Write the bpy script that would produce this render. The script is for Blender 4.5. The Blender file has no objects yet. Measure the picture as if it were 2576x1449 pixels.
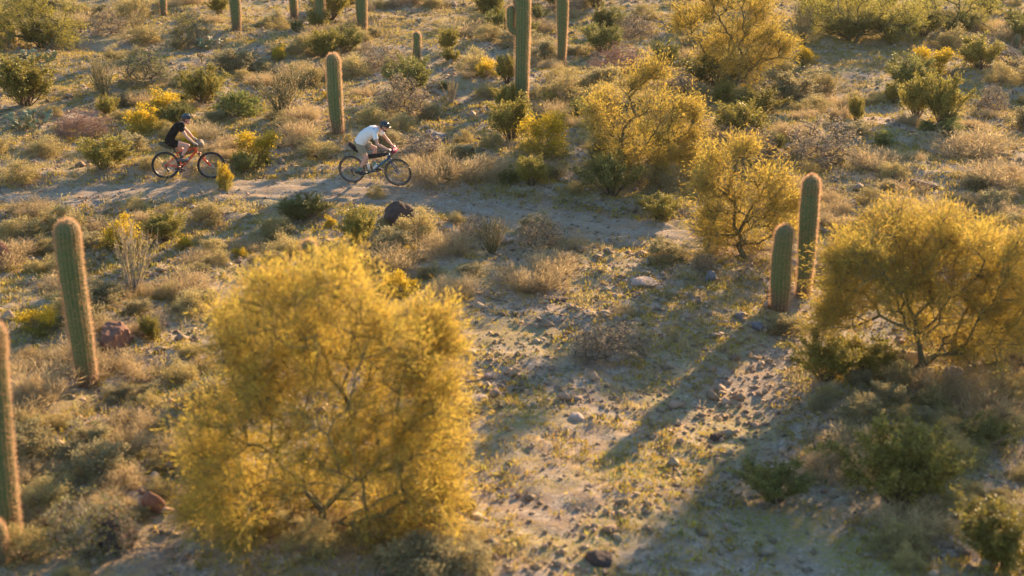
import bpy, math, random
import numpy as np
from mathutils import Vector, Matrix

sc = bpy.context.scene
col = sc.collection
R = math.radians

# ---------------------------------------------------------------- camera
CAM_H = 11.9
PITCH = R(20.0)
FPX = 4000.0            # focal length in units of a 2576 px wide picture
cam_d = bpy.data.cameras.new("camera")
cam = bpy.data.objects.new("camera", cam_d)
col.objects.link(cam)
cam.location = (0, 0, CAM_H)
cam.rotation_euler = (R(90) - PITCH, 0, 0)
cam_d.sensor_width = 36.0
cam_d.lens = 36.0 * FPX / 2576.0
cam_d.clip_end = 3000
cam_d.dof.use_dof = True
cam_d.dof.focus_distance = 47.0
cam_d.dof.aperture_fstop = 0.68
sc.camera = cam

# ---------------------------------------------------------------- light
SUN_AZ = R(29)          # clockwise from +Y
SUN_EL = R(14.0)
w = bpy.data.worlds.new("World")
sc.world = w
w.use_nodes = True
nt = w.node_tree
bg = nt.nodes["Background"]
sky = nt.nodes.new("ShaderNodeTexSky")
sky.sky_type = 'NISHITA'
sky.sun_disc = False
sky.sun_elevation = SUN_EL
sky.sun_rotation = SUN_AZ
sky.air_density = 1.2
sky.dust_density = 0.4
sky.ozone_density = 3.5
nt.links.new(sky.outputs[0], bg.inputs[0])
bg.inputs[1].default_value = 0.10
sun_d = bpy.data.lights.new("sun", 'SUN')
sun_d.energy = 5.0
sun_d.angle = R(0.6)
sun_d.color = (1.0, 0.69, 0.385)
sun = bpy.data.objects.new("sun", sun_d)
col.objects.link(sun)
sdir = Vector((math.sin(SUN_AZ) * math.cos(SUN_EL), math.cos(SUN_AZ) * math.cos(SUN_EL), math.sin(SUN_EL)))
sun.rotation_euler = (-sdir).to_track_quat('-Z', 'Y').to_euler()
sc.view_settings.view_transform = 'Standard'
sc.view_settings.look = 'None'
sc.view_settings.exposure = 1.58
sc.view_settings.gamma = 1.0
sc.view_settings.use_curve_mapping = False
sc.cycles.max_bounces = 6
sc.cycles.transparent_max_bounces = 6
sc.cycles.use_denoising = True

# ---------------------------------------------------------------- noise / terrain
def vnoise(x, y, seed=0):
    x = np.asarray(x, float); y = np.asarray(y, float)
    xi = np.floor(x).astype(np.int64); yi = np.floor(y).astype(np.int64)
    fx = x - xi; fy = y - yi
    fx = fx * fx * (3 - 2 * fx); fy = fy * fy * (3 - 2 * fy)
    def h(a, b):
        n = (a * 374761393 + b * 668265263 + seed * 974634777) & 0xFFFFFFFF
        n = ((n ^ (n >> 13)) * 1274126177) & 0xFFFFFFFF
        n = (n ^ (n >> 16)) & 0xFFFFFFFF
        return n / 4294967295.0
    a = h(xi, yi); b = h(xi + 1, yi); c = h(xi, yi + 1); d = h(xi + 1, yi + 1)
    return (a * (1 - fx) + b * fx) * (1 - fy) + (c * (1 - fx) + d * fx) * fy

F_ = Vector((0, math.cos(PITCH), -math.sin(PITCH)))
U_ = Vector((0, math.sin(PITCH), math.cos(PITCH)))
C_ = Vector((0, 0, CAM_H))

def ray(px, py):
    return F_ + Vector((1, 0, 0)) * ((px - 1288) / FPX) + U_ * ((724.5 - py) / FPX)

def flat(px, py):
    d = ray(px, py); t = CAM_H / -d.z
    return (C_.x + d.x * t, C_.y + d.y * t)

def to_px(x, y, z):
    v = Vector((x, y, z)) - C_
    dep = v.dot(F_)
    return 1288 + v.x / dep * FPX, 724.5 - v.dot(U_) / dep * FPX, dep

TRAIL = np.array([flat(*p) for p in [(-700, 520), (-100, 508), (200, 500), (500, 484), (800, 479), (1030, 494), (1250, 526), (1450, 553), (1650, 577), (1850, 600), (2100, 632), (2500, 690), (3300, 800)]])
WASH = np.array([flat(*p) for p in [(2080, 700), (1960, 840), (1880, 960), (1900, 1100), (1990, 1250), (2060, 1420), (2150, 1700)]])

def pdist(x, y, P):
    x = np.asarray(x, float); y = np.asarray(y, float)
    best = np.full(np.broadcast(x, y).shape, 1e9)
    for i in range(len(P) - 1):
        ax, ay = P[i]; bx, by = P[i + 1]
        dx, dy = bx - ax, by - ay
        t = np.clip(((x - ax) * dx + (y - ay) * dy) / (dx * dx + dy * dy), 0, 1)
        best = np.minimum(best, np.hypot(x - ax - t * dx, y - ay - t * dy))
    return best

def sstep(a, b, v):
    t = np.clip((v - a) / (b - a), 0, 1)
    return t * t * (3 - 2 * t)

def H(x, y, fine=1.0):
    x = np.asarray(x, float); y = np.asarray(y, float)
    td = pdist(x, y, TRAIL); wd = pdist(x, y, WASH)
    k = sstep(.75, 1.6, td)                     # 0 on the trail
    kw = sstep(0.5, 1.3, wd)
    h = 0.42 * (vnoise(x / 9.0, y / 9.0, 1) - .5)
    mid = 0.34 * (vnoise(x / 3.1 + 7, y / 3.1, 2) - .5) + 0.19 * (vnoise(x / 1.2, y / 1.2 + 3, 3) - .5)
    fin = 0.085 * (vnoise(x / .42, y / .42, 4) - .5) + 0.045 * (vnoise(x / .17, y / .17, 5) - .5)
    h = h + mid * (.15 + .85 * k) * (.4 + .6 * kw) + fin * (.5 + .5 * k) * (.5 + .5 * kw) * fine
    h = h - 0.32 * np.exp(-(wd / 1.5) ** 2)
    h = h + 0.10 * np.exp(-((td - 2.1) / .5) ** 2)  # small berms along the trail
    return h

def hz(x, y, fine=1.0):
    return float(H(np.array([x]), np.array([y]), fine)[0])

def at(px, py):
    d = ray(px, py)
    t = CAM_H / -d.z
    for _ in range(6):
        x, y = C_.x + d.x * t, C_.y + d.y * t
        t = (CAM_H - hz(x, y, .0)) / -d.z
    x, y = C_.x + d.x * t, C_.y + d.y * t
    return Vector((x, y, hz(x, y, 0.0)))

def scale_at(p):
    return (Vector(p) - C_).dot(F_) / FPX       # metres per pixel of the 2576 px picture

# ---------------------------------------------------------------- materials
def mat(name, color, rough=.8, var=.0, transl=0.0, metallic=0., spec=.3, hue=0., island=True, noise=None, bump=0., tcol=None):
    m = bpy.data.materials.new(name)
    m.use_nodes = True
    n = m.node_tree.nodes; l = m.node_tree.links
    b = n["Principled BSDF"]; out = n["Material Output"]
    b.inputs["Roughness"].default_value = rough
    b.inputs["Metallic"].default_value = metallic
    b.inputs["Specular IOR Level"].default_value = spec
    rgb = n.new("ShaderNodeRGB"); rgb.outputs[0].default_value = (*color, 1)
    c = rgb.outputs[0]
    if var > 0:
        geo = n.new("ShaderNodeNewGeometry"); oi = n.new("ShaderNodeObjectInfo")
        hs = n.new("ShaderNodeHueSaturation")
        mr = n.new("ShaderNodeMapRange"); mr.inputs[3].default_value = 1 - var; mr.inputs[4].default_value = 1 + var
        l.new(geo.outputs["Random Per Island"], mr.inputs[0])
        mo = n.new("ShaderNodeMapRange"); mo.inputs[3].default_value = 1 - var * .45; mo.inputs[4].default_value = 1 + var * .45
        l.new(oi.outputs["Random"], mo.inputs[0])
        mu = n.new("ShaderNodeMath"); mu.operation = 'MULTIPLY'
        l.new(mr.outputs[0], mu.inputs[0]); l.new(mo.outputs[0], mu.inputs[1])
        l.new(mu.outputs[0], hs.inputs["Value"])
        if hue > 0:
            mh = n.new("ShaderNodeMapRange"); mh.inputs[3].default_value = .5 - hue; mh.inputs[4].default_value = .5 + hue
            ad = n.new("ShaderNodeMath"); ad.operation = 'MULTIPLY'; ad.inputs[1].default_value = 7.31
            fr = n.new("ShaderNodeMath"); fr.operation = 'FRACT'
            a2 = n.new("ShaderNodeMath"); a2.operation = 'ADD'
            l.new(geo.outputs["Random Per Island"], a2.inputs[0]); l.new(oi.outputs["Random"], a2.inputs[1])
            l.new(a2.outputs[0], ad.inputs[0]); l.new(ad.outputs[0], fr.inputs[0]); l.new(fr.outputs[0], mh.inputs[0])
            l.new(mh.outputs[0], hs.inputs["Hue"])
        l.new(c, hs.inputs["Color"]); c = hs.outputs[0]
    if noise:
        tc = n.new("ShaderNodeTexCoord"); tx = n.new("ShaderNodeTexNoise")
        tx.inputs["Scale"].default_value = noise[0]; tx.inputs["Detail"].default_value = 6
        l.new(tc.outputs["Object"], tx.inputs["Vector"])
        mx = n.new("ShaderNodeMix"); mx.data_type = 'RGBA'
        cr = n.new("ShaderNodeMapRange"); cr.inputs[1].default_value = .35; cr.inputs[2].default_value = .65
        l.new(tx.outputs["Fac"], cr.inputs[0]); l.new(cr.outputs[0], mx.inputs["Factor"])
        l.new(c, mx.inputs["A"]); mx.inputs["B"].default_value = (*noise[1], 1)
        c = mx.outputs["Result"]
        if bump:
            bp = n.new("ShaderNodeBump"); bp.inputs["Strength"].default_value = bump; bp.inputs["Distance"].default_value = .02
            l.new(tx.outputs["Fac"], bp.inputs["Height"]); l.new(bp.outputs[0], b.inputs["Normal"])
    l.new(c, b.inputs["Base Color"])
    if transl > 0:
        t = n.new("ShaderNodeBsdfTranslucent"); mixs = n.new("ShaderNodeMixShader")
        mixs.inputs[0].default_value = transl
        l.new(c, t.inputs["Color"])
        l.new(b.outputs[0], mixs.inputs[1]); l.new(t.outputs[0], mixs.inputs[2])
        l.new(mixs.outputs[0], out.inputs["Surface"])
    return m

def saguaro_skin(m):
    n = m.node_tree.nodes; l = m.node_tree.links; b = n["Principled BSDF"]
    src = b.inputs["Base Color"].links[0].from_socket
    tc = n.new("ShaderNodeTexCoord"); sx = n.new("ShaderNodeSeparateXYZ"); l.new(tc.outputs["Object"], sx.inputs[0])
    nz = n.new("ShaderNodeTexNoise"); nz.inputs["Scale"].default_value = 5; nz.inputs["Detail"].default_value = 5; l.new(tc.outputs["Object"], nz.inputs["Vector"])
    ad = n.new("ShaderNodeMath"); ad.operation = 'MULTIPLY_ADD'; ad.inputs[1].default_value = -.9; l.new(nz.outputs["Fac"], ad.inputs[0]); l.new(sx.outputs["Z"], ad.inputs[2])
    mr = n.new("ShaderNodeMapRange"); mr.inputs[1].default_value = -.30; mr.inputs[2].default_value = .12; mr.inputs[3].default_value = 1; mr.inputs[4].default_value = 0; l.new(ad.outputs[0], mr.inputs[0])
    mx = n.new("ShaderNodeMix"); mx.data_type = 'RGBA'; l.new(mr.outputs[0], mx.inputs["Factor"]); l.new(src, mx.inputs["A"]); mx.inputs["B"].default_value = (.16, .12, .075, 1)
    vo = n.new("ShaderNodeTexVoronoi"); vo.inputs["Scale"].default_value = 2.3; l.new(tc.outputs["Object"], vo.inputs["Vector"])
    m2 = n.new("ShaderNodeMapRange"); m2.inputs[1].default_value = .10; m2.inputs[2].default_value = .05; l.new(vo.outputs["Distance"], m2.inputs[0])
    my = n.new("ShaderNodeMix"); my.data_type = 'RGBA'; l.new(m2.outputs[0], my.inputs["Factor"]); l.new(mx.outputs["Result"], my.inputs["A"]); my.inputs["B"].default_value = (.10, .075, .045, 1)
    l.new(my.outputs["Result"], b.inputs["Base Color"])

def ground_mat(name, trail=False):
    m = bpy.data.materials.new(name); m.use_nodes = True
    n = m.node_tree.nodes; l = m.node_tree.links
    b = n["Principled BSDF"]; b.inputs["Roughness"].default_value = .95; b.inputs["Specular IOR Level"].default_value = .15
    tc = n.new("ShaderNodeTexCoord")
    def noise(scale, detail=5, rough=.6, off=0):
        mp = n.new("ShaderNodeMapping"); mp.inputs["Location"].default_value = (off, off * 1.7, 0)
        t = n.new("ShaderNodeTexNoise"); t.inputs["Scale"].default_value = scale; t.inputs["Detail"].default_value = detail; t.inputs["Roughness"].default_value = rough
        l.new(tc.outputs["Object"], mp.inputs[0]); l.new(mp.outputs[0], t.inputs["Vector"]); return t.outputs["Fac"]
    def rng(v, a, c_):
        r = n.new("ShaderNodeMapRange"); r.inputs[1].default_value = a; r.inputs[2].default_value = c_; l.new(v, r.inputs[0]); return r.outputs[0]
    def mix(f, a, c_):
        x = n.new("ShaderNodeMix"); x.data_type = 'RGBA'; l.new(f, x.inputs["Factor"])
        for k, v in (("A", a), ("B", c_)):
            if isinstance(v, tuple): x.inputs[k].default_value = (*v, 1)
            else: l.new(v, x.inputs[k])
        return x.outputs["Result"]
    base = mix(rng(noise(.35, 4), .35, .65), (.49, .335, .175), (.40, .275, .145))
    base = mix(rng(noise(9, 6, .7, 3), .42, .62), base, (.27, .20, .165))
    vo = n.new("ShaderNodeTexVoronoi"); vo.inputs["Scale"].default_value = 26 if not trail else 34
    l.new(tc.outputs["Object"], vo.inputs["Vector"])
    sep = n.new("ShaderNodeSeparateColor"); l.new(vo.outputs["Color"], sep.inputs[0])
    peb = mix(sep.outputs[0], (.24, .19, .15), (.57, .45, .32))
    base = mix(rng(noise(3, 3, .5, 9), .40, .62), base, peb)
    if not trail:
        yl = mix(noise(6, 3, .5, 21), (.44, .34, .085), (.24, .22, .065))
        msk = n.new("ShaderNodeMath"); msk.operation = 'MULTIPLY'
        l.new(rng(noise(.55, 4, .6, 14), .44, .62), msk.inputs[0]); l.new(rng(noise(14, 3, .7, 5), .42, .56), msk.inputs[1])
        base = mix(msk.outputs[0], base, yl)
    else:
        base = mix(rng(noise(.8, 4, .6, 31), .45, .8), base, (.42, .325, .21))
    l.new(base, b.inputs["Base Color"])
    bp = n.new("ShaderNodeBump"); bp.inputs["Strength"].default_value = .7; bp.inputs["Distance"].default_value = .03
    ad = n.new("ShaderNodeMath"); ad.operation = 'MULTIPLY_ADD'; ad.inputs[1].default_value = -.6
    l.new(vo.outputs["Distance"], ad.inputs[0]); l.new(noise(18, 6, .7, 2), ad.inputs[2])
    l.new(ad.outputs[0], bp.inputs["Height"]); l.new(bp.outputs[0], b.inputs["Normal"])
    return m

M = {}
M['ground'] = ground_mat("desert_gravel")
M['trail'] = ground_mat("trail_dirt", True)
M['verde'] = mat("palo_verde_sprays", (.52, .375, .070), .7, .30, .58, hue=.020)
M['verde_green'] = mat("palo_verde_green_sprays", (.42, .36, .07), .7, .34, .55, hue=.02)
M['bark'] = mat("palo_verde_bark", (.17, .15, .065), .8, .15, noise=(9, (.09, .075, .045)), bump=.4)
M['creosote'] = mat("creosote_leaves", (.31, .26, .055), .55, .42, .45, hue=.022)
M['creosote_dark'] = mat("creosote_dark_leaves", (.22, .21, .055), .55, .42, .40, hue=.02)
M['bursage'] = mat("bursage_leaves", (.47, .375, .155), .85, .34, .40, hue=.022)
M['brittle'] = mat("brittlebush_leaves", (.40, .335, .17), .85, .32, .40, hue=.02)
M['straw'] = mat("dry_straw", (.52, .39, .205), .85, .32, .42, hue=.012)
M['gold'] = mat("yellow_flowers", (.60, .42, .035), .7, .28, .50, hue=.012)
M['stem'] = mat("woody_stem", (.13, .09, .06), .9, .30)
M['stem_grey'] = mat("grey_stem", (.30, .245, .19), .9, .32, hue=.01)
M['stem_pink'] = mat("pinkish_twig", (.40, .245, .175), .9, .30, .2)
M['stem_green'] = mat("green_stem", (.20, .175, .075), .8, .30)
M['saguaro'] = mat("saguaro_skin", (.100, .165, .062), .6, noise=(7, (.135, .18, .065)), bump=.15)
saguaro_skin(M['saguaro'])
M['spine'] = mat("saguaro_spines", (.60, .38, .23), .7, .2, .64)
M['pad'] = mat("prickly_pear_skin", (.27, .33, .18), .55, .2, .30, hue=.02, noise=(6, (.34, .38, .23)))
M['rock'] = mat("brown_rock", (.115, .070, .050), .9, .0, noise=(5, (.060, .042, .036)), bump=.8)
M['rock_red'] = mat("red_rock", (.30, .13, .07), .9, .0, noise=(5, (.17, .085, .06)), bump=.8)
M['rock_pale'] = mat("pale_rock", (.52, .38, .30), .9, .0, noise=(6, (.38, .28, .23)), bump=.6)
M['rock_grey'] = mat("grey_rock", (.24, .215, .21), .9, .0, noise=(6, (.15, .14, .14)), bump=.7)
M['stones'] = mat("gravel_stones", (.41, .29, .185), .9, .45, hue=.012)
M['annual'] = mat("annual_leaves", (.46, .35, .065), .8, .40, .42, hue=.03)
M['drygrass'] = mat("dry_grass", (.50, .365, .17), .85, .35, .42, hue=.012)
M['ribgreen'] = mat("green_weeds", (.20, .215, .06), .8, .35, .42, hue=.03)
# people and bicycles
M['skin'] = mat("skin", (.66, .37, .27), .5, noise=(12, (.60, .31, .22)))
M['white_cloth'] = mat("white_cloth", (.84, .83, .82), .85, spec=.1, noise=(9, (.79, .78, .78)), bump=.9)
M['black_cloth'] = mat("black_cloth", (.012, .011, .011), .9, spec=.05, noise=(9, (.018, .017, .017)), bump=.9)
M['khaki'] = mat("khaki_cloth", (.33, .28, .19), .85, noise=(9, (.28, .24, .165)), bump=.9)
M['black'] = mat("black_plastic", (.014, .015, .017), .35, spec=.5, noise=(20, (.022, .022, .024)))
M['helmet'] = mat("helmet_shell", (.020, .028, .034), .22, spec=.6, noise=(20, (.028, .034, .040)))
M['grey_shell'] = mat("grey_shell", (.30, .33, .35), .3, spec=.5, noise=(20, (.26, .29, .31)))
M['rubber'] = mat("tyre_rubber", (.022, .022, .024), .75, noise=(40, (.045, .040, .036)))
M['tan_wall'] = mat("tan_sidewall", (.27, .205, .135), .7, noise=(40, (.22, .17, .11)))
M['rim'] = mat("rim_alloy", (.10, .10, .10), .35, metallic=.5, noise=(40, (.13, .13, .13)))
M['steel'] = mat("steel", (.50, .48, .45), .3, metallic=1., noise=(60, (.38, .36, .34)))
M['orange'] = mat("orange_paint", (.86, .10, .015), .3, spec=.5, noise=(15, (.66, .06, .015)))
M['teal'] = mat("teal_paint", (.020, .150, .185), .3, spec=.5, noise=(5, (.016, .055, .15)))
M['navy'] = mat("blue_paint", (.015, .045, .145), .3, spec=.5, noise=(5, (.018, .080, .150)))
M['tan_bag'] = mat("tan_canvas", (.34, .24, .15), .85, noise=(25, (.28, .19, .12)))
M['olive_bag'] = mat("olive_canvas", (.125, .110, .065), .85, noise=(25, (.09, .08, .05)))
M['brown_bag'] = mat("brown_canvas", (.16, .10, .06), .85, noise=(25, (.12, .08, .05)))
M['black_bag'] = mat("black_canvas", (.016, .016, .018), .8, noise=(25, (.026, .024, .024)))
M['pink_bag'] = mat("pink_canvas", (.80, .05, .20), .7, noise=(26, (.10, .015, .04)))
M['bottle'] = mat("clear_bottle", (.66, .66, .64), .3, spec=.5, noise=(20, (.56, .57, .56)))
M['sock_teal'] = mat("teal_sock", (.10, .22, .18), .9, noise=(30, (.08, .18, .15)))
M['sock_grey'] = mat("grey_sock", (.07, .065, .06), .9, noise=(30, (.05, .05, .048)))
M['shoe'] = mat("dark_shoe", (.028, .028, .032), .6, noise=(20, (.05, .045, .045)))
M['shoe_tan'] = mat("grey_shoe", (.14, .12, .11), .7, noise=(20, (.09, .075, .07)))
M['glove'] = mat("grey_glove", (.36, .35, .33), .8, noise=(30, (.20, .19, .18)))
M['magenta'] = mat("magenta_strap", (.50, .03, .12), .7, noise=(30, (.40, .02, .09)))
M['hair'] = mat("brown_hair", (.060, .032, .018), .7, noise=(40, (.09, .05, .03)))
M['lens'] = mat("dark_lens", (.01, .01, .012), .1, spec=.6, noise=(20, (.015, .012, .012)))

# ---------------------------------------------------------------- mesh helpers
def mesh_np(name, V, F, m, smooth=False, parent=None):
    """V (n,3); F (k,4) or (k,3) array"""
    V = np.asarray(V, np.float32); F = np.asarray(F, np.int32)
    k = F.shape[1]
    me = bpy.data.meshes.new(name)
    me.vertices.add(len(V)); me.vertices.foreach_set("co", V.ravel())
    me.loops.add(F.size); me.loops.foreach_set("vertex_index", F.ravel())
    me.polygons.add(len(F)); me.polygons.foreach_set("loop_start", np.arange(0, F.size, k, dtype=np.int32))
    me.polygons.foreach_set("loop_total", np.full(len(F), k, np.int32))
    if smooth: me.polygons.foreach_set("use_smooth", np.ones(len(F), bool))
    me.materials.append(m)
    me.update(calc_edges=True)
    o = bpy.data.objects.new(name, me)
    col.objects.link(o)
    if parent: o.parent = parent
    return o

def tag(o, label=None, cat=None, group=None, kind=None):
    if label: o['label'] = label
    if cat: o['category'] = cat
    if group: o['group'] = group
    if kind: o['kind'] = kind
    return o

def empty(name, M_=None):
    o = bpy.data.objects.new(name, None); o.empty_display_size = .2
    col.objects.link(o)
    if M_ is not None: o.matrix_world = M_
    return o

def unit(v):
    return v / np.maximum(np.linalg.norm(v, axis=-1, keepdims=True), 1e-9)

def blades(rs, P, D, L, W):
    """diamond leaves: base P, direction D (unit), length L, width W"""
    n = len(P)
    rnd = rs.normal(size=(n, 3)); S = unit(np.cross(D, rnd))
    L = np.broadcast_to(L, (n,))[:, None]; W = np.broadcast_to(W, (n,))[:, None]
    V = np.stack([P, P + D * L * .45 + S * W * .5, P + D * L, P + D * L * .45 - S * W * .5], 1).reshape(-1, 3)
    F = np.arange(n * 4).reshape(n, 4)
    return V, F

def frusta(P1, P2, R1, R2, k=4):
    P1 = np.asarray(P1, float); P2 = np.asarray(P2, float)
    n = len(P1)
    D = unit(P2 - P1)
    A = np.where(np.abs(D[:, 2:3]) < .9, np.array([[0, 0, 1.]]), np.array([[1., 0, 0]]))
    S = unit(np.cross(D, A)); T = np.cross(D, S)
    a = np.arange(k) / k * 2 * np.pi
    ring = S[:, None] * np.cos(a)[None, :, None] + T[:, None] * np.sin(a)[None, :, None]
    R1 = np.broadcast_to(R1, (n,)); R2 = np.broadcast_to(R2, (n,))
    V = np.concatenate([P1[:, None] + ring * R1[:, None, None], P2[:, None] + ring * R2[:, None, None]], 1).reshape(-1, 3)
    i = np.arange(k); j = (i + 1) % k
    q = np.stack([i, j, j + k, i + k], 1)
    F = (q[None] + (np.arange(n) * 2 * k)[:, None, None]).reshape(-1, 4)
    return V, F

def join(parts):
    Vs, Fs, o = [], [], 0
    for V, F in parts:
        Vs.append(V); Fs.append(F + o); o += len(V)
    return np.concatenate(Vs), np.concatenate(Fs)

class MB:
    def __init__(s): s.V = []; s.F = []
    def add(s, V, F):
        o = len(s.V); s.V += [tuple(v) for v in V]; s.F += [tuple(i + o for i in f) for f in F]; return s
    def tube(s, pts, rad, k=12, cap=True, closed=False, flatten=None):
        pts = [Vector(p) for p in pts]; n = len(pts)
        if not hasattr(rad, '__len__'): rad = [rad] * n
        V = []; F = []
        prev = None
        for i, p in enumerate(pts):
            a = pts[i - 1] if (i > 0 or closed) else p
            b = pts[(i + 1) % n] if (i < n - 1 or closed) else p
            t = (b - a).normalized()
            if prev is None:
                prev = t.cross(Vector((0, 0, 1)) if abs(t.z) < .9 else Vector((1, 0, 0))).normalized()
            sx = (prev - t * prev.dot(t)).normalized(); prev = sx; ty = t.cross(sx)
            for j in range(k):
                an = 2 * math.pi * j / k
                V.append(p + (sx * math.cos(an) + ty * math.sin(an)) * rad[i])
        for i in range(n if closed else n - 1):
            for j in range(k):
                F.append((i * k + j, i * k + (j + 1) % k, ((i + 1) % n) * k + (j + 1) % k, ((i + 1) % n) * k + j))
        if cap and not closed:
            F.append(tuple(range(k - 1, -1, -1))); F.append(tuple((n - 1) * k + j for j in range(k)))
        return s.add(V, F)
    def ell(s, c, r, rot=None, nu=16, nv=10, fn=None):
        c = Vector(c)
        if not hasattr(r, '__len__'): r = (r, r, r)
        V = []; F = []
        for i in range(nv + 1):
            th = math.pi * i / nv
            for j in range(nu):
                ph = 2 * math.pi * j / nu
                d = Vector((math.sin(th) * math.cos(ph), math.sin(th) * math.sin(ph), math.cos(th)))
                v = Vector((d.x * r[0], d.y * r[1], d.z * r[2]))
                if fn: v = fn(v, d)
                if rot: v = rot @ v
                V.append(c + v)
        for i in range(nv):
            for j in range(nu):
                F.append((i * nu + j, (i + 1) * nu + j, (i + 1) * nu + (j + 1) % nu, i * nu + (j + 1) % nu))
        return s.add(V, F)
    def caps(s, pts, rad, k=14):
        s.tube(pts, rad, k)
        if not hasattr(rad, '__len__'): rad = [rad] * len(pts)
        for p, r in zip(pts, rad): s.ell(p, r * .995, nu=k, nv=8)
        return s
    def box(s, c, d, rot=None):
        V = []
        for x in (-1, 1):
            for y in (-1, 1):
                for z in (-1, 1):
                    v = Vector((x * d[0] / 2, y * d[1] / 2, z * d[2] / 2))
                    if rot: v = rot @ v
                    V.append(Vector(c) + v)
        return s.add(V, [(0, 1, 3, 2), (4, 6, 7, 5), (0, 4, 5, 1), (2, 3, 7, 6), (0, 2, 6, 4), (1, 5, 7, 3)])
    def lathe_y(s, c, prof, k=48):
        """profile [(radius, y)] about the y axis through c"""
        n = len(prof); V = []; F = []
        for r, y in prof:
            for j in range(k):
                a = 2 * math.pi * j / k
                V.append((c[0] + r * math.cos(a), c[1] + y, c[2] + r * math.sin(a)))
        for i in range(n - 1):
            for j in range(k):
                F.append((i * k + j, (i + 1) * k + j, (i + 1) * k + (j + 1) % k, i * k + (j + 1) % k))
        return s.add(V, F)
    def build(s, name, m, parent=None, smooth=True, bevel=0):
        me = bpy.data.meshes.new(name)
        me.from_pydata([tuple(v) for v in s.V], [], s.F)
        me.validate(); me.update()
        if smooth:
            for p in me.polygons: p.use_smooth = True
        me.materials.append(m)
        o = bpy.data.objects.new(name, me); col.objects.link(o)
        if parent: o.parent = parent
        if bevel:
            b = o.modifiers.new("b", 'BEVEL'); b.width = bevel; b.segments = 2
        return o

def remeshed(mb, name, m, parent=None, voxel=.006, smooth=4):
    o = mb.build(name, m, None)
    r = o.modifiers.new("r", 'REMESH'); r.mode = 'VOXEL'; r.voxel_size = voxel; r.use_smooth_shade = True
    sm = o.modifiers.new("s", 'SMOOTH'); sm.factor = .5; sm.iterations = smooth
    dg = bpy.context.evaluated_depsgraph_get(); dg.update()
    me = bpy.data.meshes.new_from_object(o.evaluated_get(dg))
    old = o.data; o.modifiers.clear(); o.data = me; bpy.data.meshes.remove(old); me.name = name
    for p in me.polygons: p.use_smooth = True
    if parent: o.parent = parent
    return o

def copy_tree(o, name=None, parent=None):
    c = o.copy(); col.objects.link(c)
    c.parent = parent
    for k in o.children: copy_tree(k, None, c)
    return c

# ---------------------------------------------------------------- ground and trail
def axis(lo, hi, step, far):
    a = list(np.arange(lo, hi + step, step)); s = step
    left = []; x = lo
    while x > -far:
        s *= 1.35; x -= s; left.append(x)
    s = step; x = a[-1]; right = []
    while x < far:
        s *= 1.35; x += s; right.append(x)
    return np.array(left[::-1] + a + right)
gx = axis(-26, 26, .10, 260); gy = axis(19, 76, .115, 260)
X, Y = np.meshgrid(gx, gy)
Z = H(X, Y)
td = pdist(X, Y, TRAIL)
Z -= .03 * (td < 1.6)
nx, ny = len(gx), len(gy)
idx = np.arange(nx * ny).reshape(ny, nx)
F = np.stack([idx[:-1, :-1], idx[:-1, 1:], idx[1:, 1:], idx[1:, :-1]], -1).reshape(-1, 4)
g = mesh_np("ground", np.stack([X, Y, Z], -1).reshape(-1, 3), F, M['ground'], True)
tag(g, kind="structure")
# trail strip: follows the polyline, ragged edges
def resample(P, step):
    out = []
    for i in range(len(P) - 1):
        d = np.hypot(*(P[i + 1] - P[i])); n = max(2, int(d / step))
        for k in range(n): out.append(P[i] + (P[i + 1] - P[i]) * k / n)
    out = np.array(out)
    for _ in range(60): out[1:-1] = (out[:-2] + out[1:-1] * 2 + out[2:]) / 4
    return out
tp = resample(TRAIL, .12)
tt = unit(np.gradient(tp, axis=0)); tn = np.stack([-tt[:, 1], tt[:, 0]], 1)
s_ = np.cumsum(np.hypot(*np.gradient(tp, axis=0).T))
NW = 28
u = np.linspace(-1, 1, NW)
wl = .88 + .8 * (vnoise(s_ / 1.3, 0 * s_, 41) - .5) + .35 * (vnoise(s_ / .35, 0 * s_, 42) - .5)
wr = .88 + .8 * (vnoise(s_ / 1.1, 0 * s_, 43) - .5) + .35 * (vnoise(s_ / .3, 0 * s_, 44) - .5)
off = np.where(u[None] < 0, u[None] * wl[:, None], u[None] * wr[:, None])
TX = tp[:, 0:1] + tn[:, 0:1] * off; TY = tp[:, 1:2] + tn[:, 1:2] * off
TZ = H(TX, TY) + .012 - .05 * np.abs(u[None]) ** 12
ruts = -.045 * np.exp(-((off - .45) / .13) ** 2) - .04 * np.exp(-((off + .4) / .15) ** 2)
TZ = TZ + ruts
idx = np.arange(TX.size).reshape(TX.shape)
F = np.stack([idx[:-1, :-1], idx[:-1, 1:], idx[1:, 1:], idx[1:, :-1]], -1).reshape(-1, 4)
tr = mesh_np("path", np.stack([TX, TY, TZ], -1).reshape(-1, 3), F, M['trail'], True)
tag(tr, kind="structure")

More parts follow.
